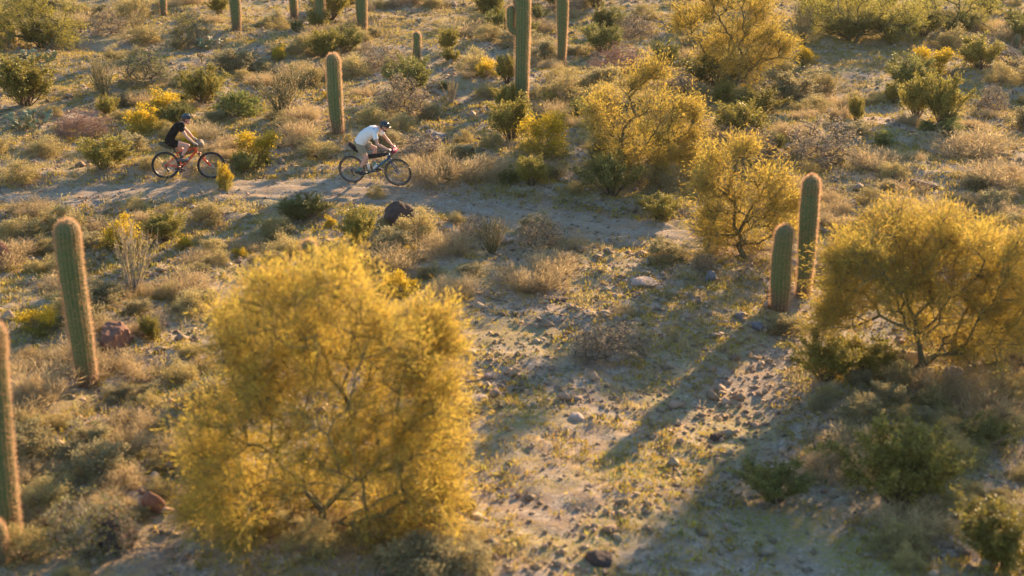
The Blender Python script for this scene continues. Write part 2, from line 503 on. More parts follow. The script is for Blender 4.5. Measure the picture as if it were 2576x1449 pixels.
# ---------------------------------------------------------------- plant prototypes (hidden kit is not kept: first use moves it)
def skeleton(rs, A, base, step=.22, bias=.35, r_tip=.006, r_base=.07, jit=.035, droop=0.):
    """connect attractors A to base like a branching tree; returns edges with radii, and the parent direction at each attractor"""
    order = np.argsort(np.linalg.norm(A - base, axis=1))
    nodes = [np.array(base, float)]; par = [-1]; plen = [0.]; used = []
    N = np.zeros((20000, 3)); N[0] = base; PL = np.zeros(20000); n = 1
    dirs = np.zeros_like(A)
    for ai in order:
        a = A[ai]
        d = np.linalg.norm(N[:n] - a, axis=1)
        hz_ = np.maximum(0, N[:n, 2] - a[2]) * .9
        j = int(np.argmin(d + bias * PL[:n] + hz_))
        k = max(1, int(d[j] / step)); p0 = N[j].copy(); cur = j
        up = np.array([0, 0, 1.]) * d[j] * .16
        for q in range(1, k + 1):
            t = q / k
            p = p0 * (1 - t) + a * t + up * math.sin(math.pi * t) * (1 if droop == 0 else -droop)
            if q < k: p = p + rs.normal(size=3) * jit
            if n >= 20000: break
            N[n] = p; PL[n] = PL[cur] + np.linalg.norm(p - N[cur]); par.append(cur); cur = n; n += 1
        dirs[ai] = N[cur] - N[par[cur]] if par[cur] >= 0 else (0, 0, 1)
    par = np.array(par)
    load = np.zeros(n); cnt = np.zeros(n)
    for i in range(n - 1, 0, -1):
        if cnt[i] == 0: load[i] = 1
        load[par[i]] += load[i]; cnt[par[i]] += 1
    rad = r_tip + (r_base - r_tip) * (load / load[0]) ** .52
    c = np.arange(1, n); p = par[1:]
    return N[p], N[c], np.minimum(rad[p], rad[c] * 1.5), rad[c], unit(dirs)

def add_plant(name, parts, loc, label=None, cat=None, group=None):
    """parts: [(part name, V, F, material)]"""
    e = empty(name); e.location = loc
    for pn, V, F, m in parts: mesh_np(pn, V, F, m, parent=e)
    return tag(e, label, cat, group)

def verde_tree(seed, base_px, lobes, label, n_per=26, spray=120, mats=('verde',), blade=(.085, .011), group="golden palo verde trees"):
    """crown lobes are given as (x, y, radius) at the tree's own depth; turned into metres and given depth"""
    rs = np.random.RandomState(seed)
    b = at(*base_px); s = scale_at(b)
    A = []
    xs = [l[0] for l in lobes]; wid = (max(xs) - min(xs)) * s
    for (lx, ly, lr) in lobes:
        cx = (lx - base_px[0]) * s; cz = (base_px[1] - ly) * s / .95 - .12; r = max(.8 * lr * s, lr * s - .06)
        cy = rs.uniform(-.30, .30) * wid
        cz = cz - cy * math.tan(PITCH) * .95
        cz = max(cz, r * .55)
        n = int(n_per * (r / .8) ** 1.5 + 12)
        d = unit(rs.normal(size=(n, 3))); rr = rs.uniform(.3, 1.05, n) ** .6 * (1 + .28 * rs.normal() * 0 + .22 * rs.normal(size=n))
        A.append(np.array([cx, cy, cz]) + rs.normal(size=(n, 3)).clip(-1.9, 1.9) * np.array([.60, .62, .56]) * r)
    A = np.concatenate(A); A = A[A[:, 2] > .18]
    P1, P2, R1, R2, dirs = skeleton(rs, A, (0, 0, -.05), r_base=.070 * max(1, wid / 4), r_tip=.005)
    V, Fq = frusta(P1, P2, R1, R2, 6)
    trunk = ('trunk', V, Fq, M['bark'])
    # sprays
    n = len(A); cl = np.repeat(np.arange(n), spray)
    dens = np.clip(rs.normal(.65, .30, n), .15, 1.0); keep = rs.uniform(size=len(cl)) < dens[cl]; cl = cl[keep]
    outw = unit(A - np.array([0, 0, A[:, 2].max() * .35])) * .8 + dirs * .5 + np.array([0, 0, .35])
    # each spray holds several fine twigs
    tw = rs.randint(0, 9, len(cl))
    twd = unit(rs.normal(size=(n, 9, 3)) * .75 + unit(outw)[:, None])
    td_ = twd[cl, tw]; t = rs.uniform(0, 1, len(cl))
    ln = rs.uniform(.25, .70, (n, 9))[cl, tw]
    P = A[cl] + td_ * (t * ln)[:, None] + rs.normal(size=(len(cl), 3)) * .055
    P[:, 2] -= (t * ln) ** 2 * .25
    D = unit(td_ + rs.normal(size=(len(cl), 3)) * .55)
    L = rs.uniform(.6, 1.4, len(cl)) * blade[0]; W = rs.uniform(.7, 1.4, len(cl)) * blade[1]
    V, Fq = blades(rs, P, D, L, W)
    # the fine twigs themselves
    a0 = np.repeat(A, 9, 0); dd = twd.reshape(-1, 3); l9 = rs.uniform(.3, .5, len(a0))[:, None]
    V2, F2 = frusta(a0, a0 + dd * l9 - np.array([0, 0, .03]), .0045, .002, 3)
    crown = ('crown', V, Fq, M[mats[0]])
    tw_ = ('twigs', V2, F2, M['stem_green'])
    e = add_plant("palo_verde_tree", [trunk, crown, tw_], b, label, "tree", group)
    return e

def bush(kind, seed):
    """unit bushes: footprint diameter about 1, height about 1"""
    rs = np.random.RandomState(seed)
    def fan(n, spread, r=.008, segs=4, lo=.55):
        ang = rs.uniform(0, 2 * np.pi, n); tilt = rs.uniform(0.05, spread, n)
        L = rs.uniform(lo, 1.0, n)
        P1, P2, Ra, Rb = [], [], [], []
        tips, paths = [], []
        for i in range(n):
            p = np.array([math.cos(ang[i]) * .05, math.sin(ang[i]) * .05, -.03]); pts = [p]
            t0 = tilt[i]
            for k in range(segs):
                tl = t0 * (.75 + .35 * k / segs)
                d = np.array([math.sin(tl) * math.cos(ang[i]), math.sin(tl) * math.sin(ang[i]), math.cos(tl)]) + rs.normal(size=3) * .12
                p = p + unit(d) * L[i] / segs; pts.append(p)
            for k in range(segs):
                P1.append(pts[k]); P2.append(pts[k + 1]); Ra.append(r * (1 - .8 * k / segs)); Rb.append(r * (1 - .8 * (k + 1) / segs))
            paths.append(pts)
        return P1, P2, Ra, Rb, np.array(paths)
    def along(paths, n, lo=.4, sp=.06):
        i = rs.randint(0, len(paths), n); segs = paths.shape[1] - 1
        t = rs.uniform(lo, 1, n) ** .8 * segs; k = np.minimum(t.astype(int), segs - 1); f = (t - k)[:, None]
        p = paths[i, k] * (1 - f) + paths[i, k + 1] * f
        d = unit(paths[i, k + 1] - paths[i, k])
        return p + rs.normal(size=(n, 3)) * sp, d
    if kind in ('creosote', 'creosote_dark'):
        P1, P2, Ra, Rb, pa = fan(34, .80, .010)
        # side twigs
        q, d = along(pa, 150, .35, .0); dd = unit(d + rs.normal(size=d.shape) * .6); ql = rs.uniform(.10, .24, len(q))[:, None]
        V, Fq = frusta(P1, P2, Ra, Rb, 4); V2, F2 = frusta(q, q + dd * ql, .004, .002, 3)
        st = join([(V, Fq), (V2, F2)])
        cl = rs.randint(0, len(q), 8200)
        P = q[cl] + dd[cl] * ql[cl] * rs.uniform(0, 1.1, (len(cl), 1)) + rs.normal(size=(len(cl), 3)) * .020
        p3, d3 = along(pa, 4800, .35, .045)
        P = np.concatenate([P, p3]); D = unit(np.concatenate([dd[cl], d3]) + rs.normal(size=(len(P), 3)) * .8)
        P[:, 2] = np.maximum(P[:, 2], .02)
        lv = blades(rs, P, D, rs.uniform(.025, .055, len(P)), rs.uniform(.015, .027, len(P)))
        return [('stems', *st, M['stem']), ('foliage', *lv, M[kind])]
    if kind in ('bursage', 'brittle', 'gold', 'green'):
        n = {'bursage': 48, 'brittle': 34, 'gold': 34, 'green': 44}[kind]
        # mound of lobes
        d = unit(rs.normal(size=(n, 3))); d[:, 2] = np.abs(d[:, 2]) * .95 + .05
        c = d * rs.uniform(.62, 1, n)[:, None] * np.array([.42, .42, .82]) * (1 + .22 * rs.normal(size=(n, 1)))
        V, Fq = frusta(np.zeros((n, 3)) + [0, 0, -.03], c, .010, .004, 3)
        m_ = 6200
        cl = rs.randint(0, n, m_); sg = rs.uniform(.045, .085, n)
        P = c[cl] + rs.normal(size=(m_, 3)) * sg[cl][:, None]
        P[:, 2] = np.abs(P[:, 2])
        D = unit(P * [1, 1, .6] + rs.normal(size=(m_, 3)) * .35 + [0, 0, .25])
        sz = {'bursage': (.05, .018), 'brittle': (.055, .030), 'gold': (.045, .026), 'green': (.06, .026)}[kind]
        lv = blades(rs, P, D, rs.uniform(.6, 1.4, m_) * sz[0], rs.uniform(.7, 1.3, m_) * sz[1])
        parts = [('stems', V, Fq, M['stem_grey'])]
        if kind == 'gold':
            k = int(m_ * .48)
            top = np.argsort(-P[:, 2] + rs.uniform(-.25, .25, m_))
            f = lv[0].reshape(m_, 4, 3)
            parts.append(('flowers', f[top[:k]].reshape(-1, 3), np.arange(k * 4).reshape(-1, 4), M['gold']))
            parts.append(('foliage', f[top[k:]].reshape(-1, 3), np.arange((m_ - k) * 4).reshape(-1, 4), M['creosote']))
        else:
            parts.append(('foliage', *lv, M[{'bursage': 'bursage', 'brittle': 'brittle', 'green': 'ribgreen'}[kind]]))
        return parts
    if kind == 'straw':
        n = 4200
        c0 = rs.normal(size=(26, 3)) * [.20, .20, 0]; cl = rs.randint(0, 26, n)
        ang = np.arctan2(c0[cl, 1], c0[cl, 0]) + rs.normal(size=n) * .9; tl = rs.uniform(0, .85, n)
        D = np.stack([np.sin(tl) * np.cos(ang), np.sin(tl) * np.sin(ang), np.cos(tl)], 1)
        hgt = rs.uniform(.25, .75, 26)
        P = c0[cl] + D * (rs.uniform(0, 1, n) * hgt[cl])[:, None]
        D = unit(D + rs.normal(size=(n, 3)) * .45)
        lv = blades(rs, P, D, rs.uniform(.08, .24, n), rs.uniform(.006, .014, n))
        return [('foliage', *lv, M['straw'])]
    if kind in ('twig', 'pink', 'darktwig'):
        n = 150
        d = unit(rs.normal(size=(n, 3))); d[:, 2] = np.abs(d[:, 2]) * .9 + .12
        A = d * rs.uniform(.5, 1.05, n)[:, None] * np.array([.47, .47, .88])
        P1, P2, R1, R2, dirs = skeleton(rs, A, (0, 0, -.03), step=.08, bias=.25, r_tip=.0035, r_base=.022, jit=.014)
        V, Fq = frusta(P1, P2, R1, R2, 4)
        m_ = 1300; cl = rs.randint(0, n, m_)
        a = A[cl] + rs.normal(size=(m_, 3)) * .03
        D = unit(dirs[cl] * .6 + rs.normal(size=(m_, 3)) * .8)
        V2, F2 = frusta(a, a + D * rs.uniform(.04, .13, m_)[:, None], .0035, .0015, 3)
        tip = {'twig': 'stem_grey', 'pink': 'stem_pink', 'darktwig': 'stem_grey'}[kind]
        k = {'darktwig': 3600, 'pink': 2600, 'twig': 1800}[kind]; cl = rs.randint(0, m_, k)
        lv = blades(rs, a[cl] + D[cl] * .05 + rs.normal(size=(k, 3)) * .02, unit(D[cl] + rs.normal(size=(k, 3)) * .6), rs.uniform(.02, .045, k), .016)
        lm = {'twig': 'straw', 'pink': 'stem_pink', 'darktwig': 'creosote_dark'}[kind]
        return [('stems', V, Fq, M['stem'] if kind != 'pink' else M['stem_pink']), ('twigs', V2, F2, M[tip]), ('leaves', *lv, M[lm])]
    if kind in ('fan', 'palefan'):
        P1, P2, Ra, Rb, pa = fan(52 if kind == 'fan' else 16, .62, .011 if kind == 'fan' else .020, 5, .7)
        V, Fq = frusta(P1, P2, Ra, Rb, 5)
        q, d = along(pa, 260, .3, .0); dd = unit(d + rs.normal(size=d.shape) * .28)
        V2, F2 = frusta(q, q + dd * rs.uniform(.10, .26, len(q))[:, None], .004, .0018, 3)
        lv_p, lv_d = along(pa, 1800, .25, .018)
        lv = blades(rs, lv_p, unit(lv_d + rs.normal(size=lv_d.shape) * .6), rs.uniform(.02, .05, len(lv_p)), .012)
        V, Fq = join([(V, Fq), (V2, F2)])
        return [('stems', V, Fq, M['stem_grey'] if kind == 'palefan' else M['stem_green']), ('leaves', *lv, M['bursage'] if kind == 'palefan' else M['straw'])]
    if kind == 'pear':
        mb = MB(); sp_P = []; sp_D = []
        def pad(base, d, side, L, depth):
            n_ = d.cross(side).normalized(); side = n_.cross(d).normalized()
            rot = Matrix((side, n_, d)).transposed()
            c = base + d * L * .5
            mb.ell(c, (L * .40, L * .085, L * .52), rot, 14, 9)
            for _ in range(26):
                a = rs.uniform(0, 2 * math.pi); rr = rs.uniform(.3, 1)
                for sgn in (-1, 1):
                    q = c + side * math.cos(a) * L * .38 * rr + d * math.sin(a) * L * .5 * rr + n_ * sgn * L * .085 * math.sqrt(max(0, 1 - rr * rr * .95))
                    sp_P.append(q); sp_D.append((n_ * sgn + side * math.cos(a) * rr + d * math.sin(a) * rr).normalized())
            if depth > 0:
                for _ in range(rs.randint(1, 4)):
                    a = rs.uniform(-.9, .9)
                    nd = (d * math.cos(a) + side * math.sin(a) + n_ * rs.uniform(-.5, .5)).normalized()
                    if nd.z < 0: nd.z = abs(nd.z)
                    pad(c + (side * math.sin(a) * .38 + d * math.cos(a) * .48) * L, nd, (side + Vector(rs.normal(size=3)) * .5).normalized(), L * rs.uniform(.8, 1.0), depth - 1)
        for _ in range(9):
            a = rs.uniform(0, 2 * math.pi); r_ = rs.uniform(.05, .36)
            pad(Vector((math.cos(a) * r_, math.sin(a) * r_, -.02)), Vector((math.cos(a) * .4, math.sin(a) * .4, 1)).normalized(), Vector(rs.normal(size=3)).normalized(), .23, rs.randint(1, 4))
        V = np.array([tuple(v) for v in mb.V]); V[:, 2] = np.maximum(V[:, 2], -.03); Fq = np.array(mb.F)
        V2, F2 = blades(rs, np.array([tuple(v) for v in sp_P]), np.array([tuple(v) for v in sp_D]), .035, .004)
        return [('pads', V, Fq, M['pad']), ('spines', V2, F2, M['spine'])]
    if kind == 'cholla':
        mb = MB(); P = []; D = []
        def arm(p, d, L, r, depth):
            q = p + d * L; mid = p + d * L * .5 + Vector(rs.normal(size=3)) * .02
            mb.caps([p, mid, q], [r, r * 1.05, r * .85], 8)
            for _ in range(90):
                t = rs.uniform(); v = Vector(rs.normal(size=3)); v = (v - d * v.dot(d)).normalized()
                P.append(p + (q - p) * t + v * r * .9); D.append((v + Vector(rs.normal(size=3)) * .5).normalized())
            if depth:
                for _ in range(3):
                    nd = (d + Vector(rs.normal(size=3)) * .8); nd.z = abs(nd.z) * .8 + .1
                    arm(q, nd.normalized(), L * .62, r * .75, depth - 1)
        arm(Vector((0, 0, -.03)), Vector((0, 0, 1)), .38, .05, 2)
        V2, F2 = blades(rs, np.array([tuple(v) for v in P]), np.array([tuple(v) for v in D]), .045, .006)
        V = np.array([tuple(v) for v in mb.V]); Fs = [f for f in mb.F]
        F4 = np.array([f for f in Fs if len(f) == 4])
        return [('stem', V, F4, M['stem_green']), ('spines', V2, F2, M['spine'])]

NAMES = {'creosote': ('creosote_bush', 'bush'), 'creosote_dark': ('creosote_bush', 'bush'), 'bursage': ('bursage_shrub', 'shrub'),
         'brittle': ('brittlebush_shrub', 'shrub'), 'gold': ('flowering_bush', 'bush'), 'green': ('green_shrub', 'shrub'),
         'straw': ('dry_shrub', 'shrub'), 'twig': ('bare_bush', 'bush'), 'pink': ('bare_bush', 'bush'), 'darktwig': ('thorn_bush', 'bush'),
         'fan': ('broom_bush', 'bush'), 'palefan': ('ocotillo', 'ocotillo'), 'pear': ('prickly_pear_cactus', 'cactus'), 'cholla': ('cholla_cactus', 'cactus')}
PROTO = {}
NVAR = {'creosote': 4, 'creosote_dark': 3, 'bursage': 5, 'brittle': 4, 'gold': 3, 'green': 2, 'straw': 4, 'twig': 3, 'pink': 2, 'darktwig': 2, 'fan': 3, 'palefan': 2, 'pear': 3, 'cholla': 1}
def plant(kind, loc, wm, hm, label, group, rot=None, variant=None, rnd=random.Random(5)):
    v = variant if variant is not None else rnd.randrange(NVAR[kind])
    nm, cat = NAMES[kind]
    key = (kind, v)
    if key not in PROTO:
        o = add_plant(nm, bush(kind, 100 + 17 * v + sum(map(ord, kind))), (0, 0, 0)); PROTO[key] = o
    else:
        o = copy_tree(PROTO[key])
    o.location = loc
    o.rotation_euler = (0, 0, rnd.uniform(0, 6.28) if rot is None else rot)
    o.scale = (wm, wm, hm)
    return tag(o, label, cat, group)

# ---------------------------------------------------------------- saguaros
def saguaro(loc, height, rad, label, ribs=17, arms=(), lean=(0, 0), seed=0, taper=.80, group="tall ribbed saguaro cacti"):
    rs = np.random.RandomState(seed)
    e = empty("saguaro_cactus"); e.location = loc
    def column(path_fn, hgt, r0, base_t, nr):
        """path_fn(t)->(centre, up); r(t) profile"""
        nz = max(14, int(hgt / .07)); ka = nr * 6
        ts = 1 - (1 - np.linspace(0, 1, nz)) ** 1.0
        # add rings for the dome
        dome = r0 * 1.25 / hgt
        ts = np.concatenate([np.linspace(0, 1 - dome, nz), 1 - dome * np.cos(np.linspace(0.12, np.pi / 2, 10))])
        V = []; S_P = []; S_D = []
        for t in ts:
            c, up, side, fw = path_fn(t)
            prof = r0 * (base_t + (1 - base_t) * min(1, t * 2.2) ** .8) * (1 + .045 * math.sin(t * 7 + seed * 1.7) + .02 * math.sin(t * 19 + seed))
            if t > 1 - dome:
                q = (t - (1 - dome)) / dome; prof *= max(.02, math.sqrt(max(0, 1 - q * q)))
            a = np.arange(ka) / ka * 2 * np.pi
            rib = np.abs(np.cos(a * nr / 2)); ra = prof * (1 - .135 * (1 - rib ** .8))
            V.append(c[None] + side[None] * (np.cos(a) * ra)[:, None] + fw[None] * (np.sin(a) * ra)[:, None])
        V = np.concatenate(V); n = len(ts); i = np.arange(n - 1)[:, None]; j = np.arange(ka)[None]
        Fq = np.stack([i * ka + j, i * ka + (j + 1) % ka, (i + 1) * ka + (j + 1) % ka, (i + 1) * ka + j], -1).reshape(-1, 4)
        # spines on the crests
        for k in range(nr):
            a = 2 * np.pi * k / nr
            for t in np.arange(.01, 1, .032 / hgt):
                c, up, side, fw = path_fn(t)
                prof = r0 * (base_t + (1 - base_t) * min(1, t * 2.2) ** .8); rad_d = side * math.cos(a) + fw * math.sin(a)
                nd = rad_d
                if t > 1 - dome:
                    q = (t - (1 - dome)) / dome; f = math.sqrt(max(0, 1 - q * q)); prof *= f; nd = unit(rad_d * f + up * q)
                p = c + rad_d * prof
                m_ = 9 if t < .85 else 15
                S_P.append(np.repeat(p[None], m_, 0)); S_D.append(unit(nd[None] * .9 + rs.normal(size=(m_, 3)) * .65))
        P = np.concatenate(S_P); D = np.concatenate(S_D)
        sp = blades(rs, P, D, rs.uniform(.040, .095, len(P)), rs.uniform(.0028, .0045, len(P)))
        return (V, Fq), sp
    lx, ly = lean
    def trunk_path(t):
        c = np.array([lx * t * height, ly * t * height, -.08 + t * (height + .08)]) + np.array([.02 * math.sin(t * 5 + seed), .02 * math.cos(t * 4), 0])
        return c, np.array([0, 0, 1.]), np.array([1., 0, 0]), np.array([0, 1., 0])
    (V, Fq), (V2, F2) = column(trunk_path, height, rad, taper, ribs)
    tk = mesh_np("trunk", V, Fq, M['saguaro'], True, e)
    mesh_np("spines", V2, F2, M['spine'], parent=tk)
    for (ang, z0, out, ah, ar) in arms:
        ad = np.array([math.cos(ang), math.sin(ang), 0.])
        Lh = out * 1.2; tot = Lh + ah
        def arm_path(t, ad=ad, z0=z0, out=out, ah=ah, tot=tot, Lh=Lh):
            s = t * tot
            if s < Lh:
                q = s / Lh * math.pi / 2
                c = np.array([lx * z0, ly * z0, z0]) + ad * (out * math.sin(q)) + np.array([0, 0, out * .6 * (1 - math.cos(q))]); tg = unit(ad * math.cos(q) + np.array([0, 0, 1.]) * math.sin(q))
            else:
                c = np.array([lx * z0, ly * z0, z0]) + ad * out + np.array([0, 0, out * .6 + s - Lh]); tg = np.array([0, 0, 1.])
            side = np.array([-ad[1], ad[0], 0.]); fw = unit(np.cross(tg, side))
            return c, tg, side, fw
        (V, Fq), (V2, F2) = column(arm_path, tot, ar, .9, 12)
        am = mesh_np("arm", V, Fq, M['saguaro'], True, e)
        mesh_np("spines", V2, F2, M['spine'], parent=am)
    return tag(e, label, "cactus", group)

# ---------------------------------------------------------------- rocks
def rock(loc, dim, m, label, seed=0, rot=0., group=None, name="rock", cat="rock"):
    mb = MB(); rr = np.random.RandomState(seed)
    nu, nv = 26, 16
    planes = [(Vector(unit(rr.normal(size=3))), rr.uniform(.62, .92)) for _ in range(14)]
    def fn(v, d):
        r_ = 1.0
        for n_, k in planes:
            dd = d.dot(n_)
            if dd > 1e-3: r_ = min(r_, k / dd)
        r_ *= 1 + .07 * (float(vnoise(d.x * 4 + d.z * 3 + seed, d.y * 4, seed)) - .5) * 2
        return Vector((d.x * dim[0] / 2 * r_, d.y * dim[1] / 2 * r_, d.z * dim[2] * .62 * r_))
    mb.ell((0, 0, dim[2] * .30), 1, None, nu, nv, fn)
    o = mb.build(name, m, None, smooth=False)
    o.location = loc; o.rotation_euler = (0, 0, rot)
    return tag(o, label, cat, group)

# ================================================================ HERO PLANTS
LAND = []     # (px, py, short phrase) for the labels of the scattered shrubs
def lm(px, py, phrase): LAND.append((px, py, phrase))

verde_tree(11, (815, 1335), [(812 + (a_ - 800) * .89, b_ + 8, c_ * .88) for a_, b_, c_ in [(730, 745, 95), (880, 700, 95), (800, 800, 120), (1000, 780, 90), (620, 850, 100), (1090, 850, 90), (930, 900, 150), (700, 960, 130), (1070, 990, 110), (560, 1050, 110), (830, 1060, 140), (1010, 1120, 120), (500, 1180, 90), (680, 1190, 120), (900, 1210, 110), (1080, 1180, 70), (1010, 1280, 80), (590, 1270, 60), (1090, 1080, 80), (840, 670, 50), (560, 800, 70), (1110, 800, 60), (1120, 950, 60), (500, 1110, 60), (490, 1240, 60), (1110, 1210, 60), (690, 700, 40), (760, 1310, 80), (900, 1330, 70), (560, 1180, 70), (620, 960, 80), (1000, 1380, 50), (880, 1100, 90), (760, 860, 90)]],
           "largest golden palo verde tree, filling the lower middle in front of the trail", 40, 190, blade=(.105, .0125))
verde_tree(12, (2299, 930), [(2330 + (a_ - 2330) * 0.95, b_ + 0, c_ * 0.86) for a_, b_, c_ in [(2110, 620, 75), (2220, 590, 90), (2340, 600, 90), (2450, 640, 95), (2560, 690, 100), (2110, 730, 80), (2230, 720, 100), (2370, 740, 110), (2490, 790, 100), (2580, 850, 90), (2640, 760, 90), (2400, 850, 60), (2080, 780, 60), (2080, 660, 60), (2330, 590, 70), (2450, 610, 70), (2300, 680, 80), (2430, 720, 80), (2160, 660, 70), (2350, 800, 70), (2540, 780, 70)]],
           "wide golden palo verde tree beside the pair of green saguaros", 44, 220, blade=(.105, .013))
verde_tree(13, (1600, 445), [(1615 + (a_ - 1615) * 0.9, b_ + 0, c_ * 0.84) for a_, b_, c_ in [(1520, 260, 50), (1590, 215, 52), (1640, 190, 34), (1700, 265, 52), (1550, 310, 58), (1640, 290, 60), (1725, 330, 42), (1600, 360, 50), (1680, 370, 45), (1745, 285, 28), (1500, 330, 36), (1560, 400, 40), (1640, 410, 36), (1730, 385, 34), (1480, 290, 26)]],
           "orange-gold palo verde tree with a bent bare trunk, standing above the trail end", 36, 150, blade=(.095, .014))
verde_tree(14, (1835, 232), [(1850 + (a_ - 1850) * 0.95, b_ + 0, c_ * 0.9) for a_, b_, c_ in [(1740, 55, 50), (1790, 10, 45), (1850, 70, 48), (1935, 85, 50), (1900, 140, 52), (1965, 110, 34), (1800, 110, 46), (1850, -20, 50), (1740, -15, 40), (1900, 20, 36), (1830, 160, 45)]],
           "bright golden palo verde tree high on the slope over dark creosote", 40, 185, blade=(.095, .015))
verde_tree(15, (1875, 648), [(1865 + (a_ - 1865) * 0.88, b_ + 6, c_ * 0.8) for a_, b_, c_ in [(1790, 400, 42), (1850, 375, 42), (1930, 440, 46), (1830, 460, 62), (1905, 520, 70), (1975, 560, 48), (1840, 550, 58), (1780, 510, 42), (1950, 490, 40), (1860, 600, 40), (1750, 450, 36), (1770, 570, 36), (1820, 610, 40), (1990, 500, 30), (1930, 620, 40)]],
           "loose golden palo verde tree growing behind the taller of two green saguaros", 36, 150, blade=(.095, .014))
verde_tree(16, (120, 128), [(40, 40, 50), (100, 10, 50), (160, 60, 45), (60, 90, 40), (130, 100, 36), (0, 70, 40)],
           "straw-yellow palo verde tree in the upper corner above the dark stubby saguaro", 34, 160, ('verde_green',), (.080, .018))
verde_tree(17, (2150, 108), [(2050, 30, 45), (2120, 0, 50), (2200, 20, 45), (2080, 70, 36), (2180, 70, 40), (2260, 50, 45)],
           "olive palo verde tree in the far thicket over the shaded clearing", 34, 170, ('verde_green',), (.075, .013))
verde_tree(18, (2390, 80), [(2330, 10, 42), (2400, -20, 50), (2450, 20, 40), (2290, 50, 34)],
           "olive palo verde tree in the far thicket beside the fallen grey branches", 32, 170, ('verde_green',), (.075, .013))
for q in [(815, 1000, "the largest golden tree"), (2300, 750, "the wide golden tree"), (1610, 320, "the bent-trunk golden tree"), (1850, 100, "the bright tree on the slope"), (1880, 520, "the loose golden tree"), (100, 70, "the straw-yellow corner tree")]: lm(*q)

def sag(px, py, top_px, wpx, label, **k):
    b = at(px, py); s = scale_at(b)
    h = (py - top_px) * s / .945
    saguaro(b, h, wpx * s / 2, label, **k)
sag(216, 968, 556, 57, "thick saguaro with a wide sunlit edge, standing below the trail near the pale ocotillo", seed=1, ribs=19, lean=(-.015, 0))
sag(22, 1370, 800, 64, "cropped saguaro with dense pale spines at the picture's edge beside the dark boulder", seed=2, ribs=18, lean=(.035, 0))
sag(851, 338, 143, 34, "lone saguaro leaning a little between the two cyclists, pink-edged", seed=3, ribs=15, lean=(-.04, 0))
sag(1049, 156, 83, 19, "small young saguaro behind the dark creosote, shorter than a shrub is wide", seed=4, ribs=13, taper=.9)
sag(1313, 268, -150, 36, "tallest saguaro, with a stubby arm and its base in dry grass", seed=5, ribs=17, arms=((2.9, 2.35, .36, .62, .13), (2.2, 3.1, .30, .5, .11)), taper=.86)
sag(1412, 170, -130, 27, "slim saguaro rising right behind a pale bursage mound, next to the tallest one", seed=6, ribs=16, taper=.62)
sag(594, 76, -130, 26, "saguaro cut off by the top edge, above the pale prickly pear patch", seed=7, ribs=16, taper=.8)
sag(739, 46, -140, 21, "slender saguaro at the top edge, between two thicker ones", seed=8, ribs=14)
sag(809, 82, -150, 26, "dark green saguaro at the top edge, middle one of a row of three", seed=9, ribs=16)
sag(912, 78, -150, 29, "pale-sided saguaro at the top edge, last of a row of three", seed=10, ribs=16)
sag(413, 40, -150, 17, "thin saguaro at the top edge with one bright side, behind the bare bushes", seed=11, ribs=13)
sag(31, 117, 52, 24, "dark stubby saguaro beside the corner palo verde tree", seed=12, ribs=15, taper=.9)
sag(2018, 745, 446, 42, "taller of two green saguaros, partly behind the wide golden tree", seed=13, ribs=17, lean=(.02, 0), taper=.75)
sag(1958, 778, 568, 47, "shorter of two green saguaros, in front of its taller neighbour", seed=14, ribs=17, lean=(.02, 0), taper=.92)
sag(789, 905, 604, 32, "saguaro mostly hidden in the largest golden tree, only its tip showing", seed=15, ribs=15)
sag(2556, 120, 88, 18, "tiny round-topped saguaro at the edge by the fallen grey branches", seed=16, ribs=13, taper=.95)
sag(0, 1420, 1300, 40, "squat saguaro stub at the picture's edge, in front of the cropped spiny one", seed=17, ribs=14, taper=.9)
for q in [(217, 800, "the thick sunlit-edged saguaro"), (851, 240, "the lone leaning saguaro"), (1049, 120, "the small young saguaro"), (1313, 200, "the tallest saguaro"), (1412, 100, "the slim saguaro"), (594, 50, "the saguaro above the pears"), (860, 40, "the row of three saguaros"), (31, 90, "the dark stubby saguaro"), (1985, 650, "the pair of green saguaros")]: lm(*q)

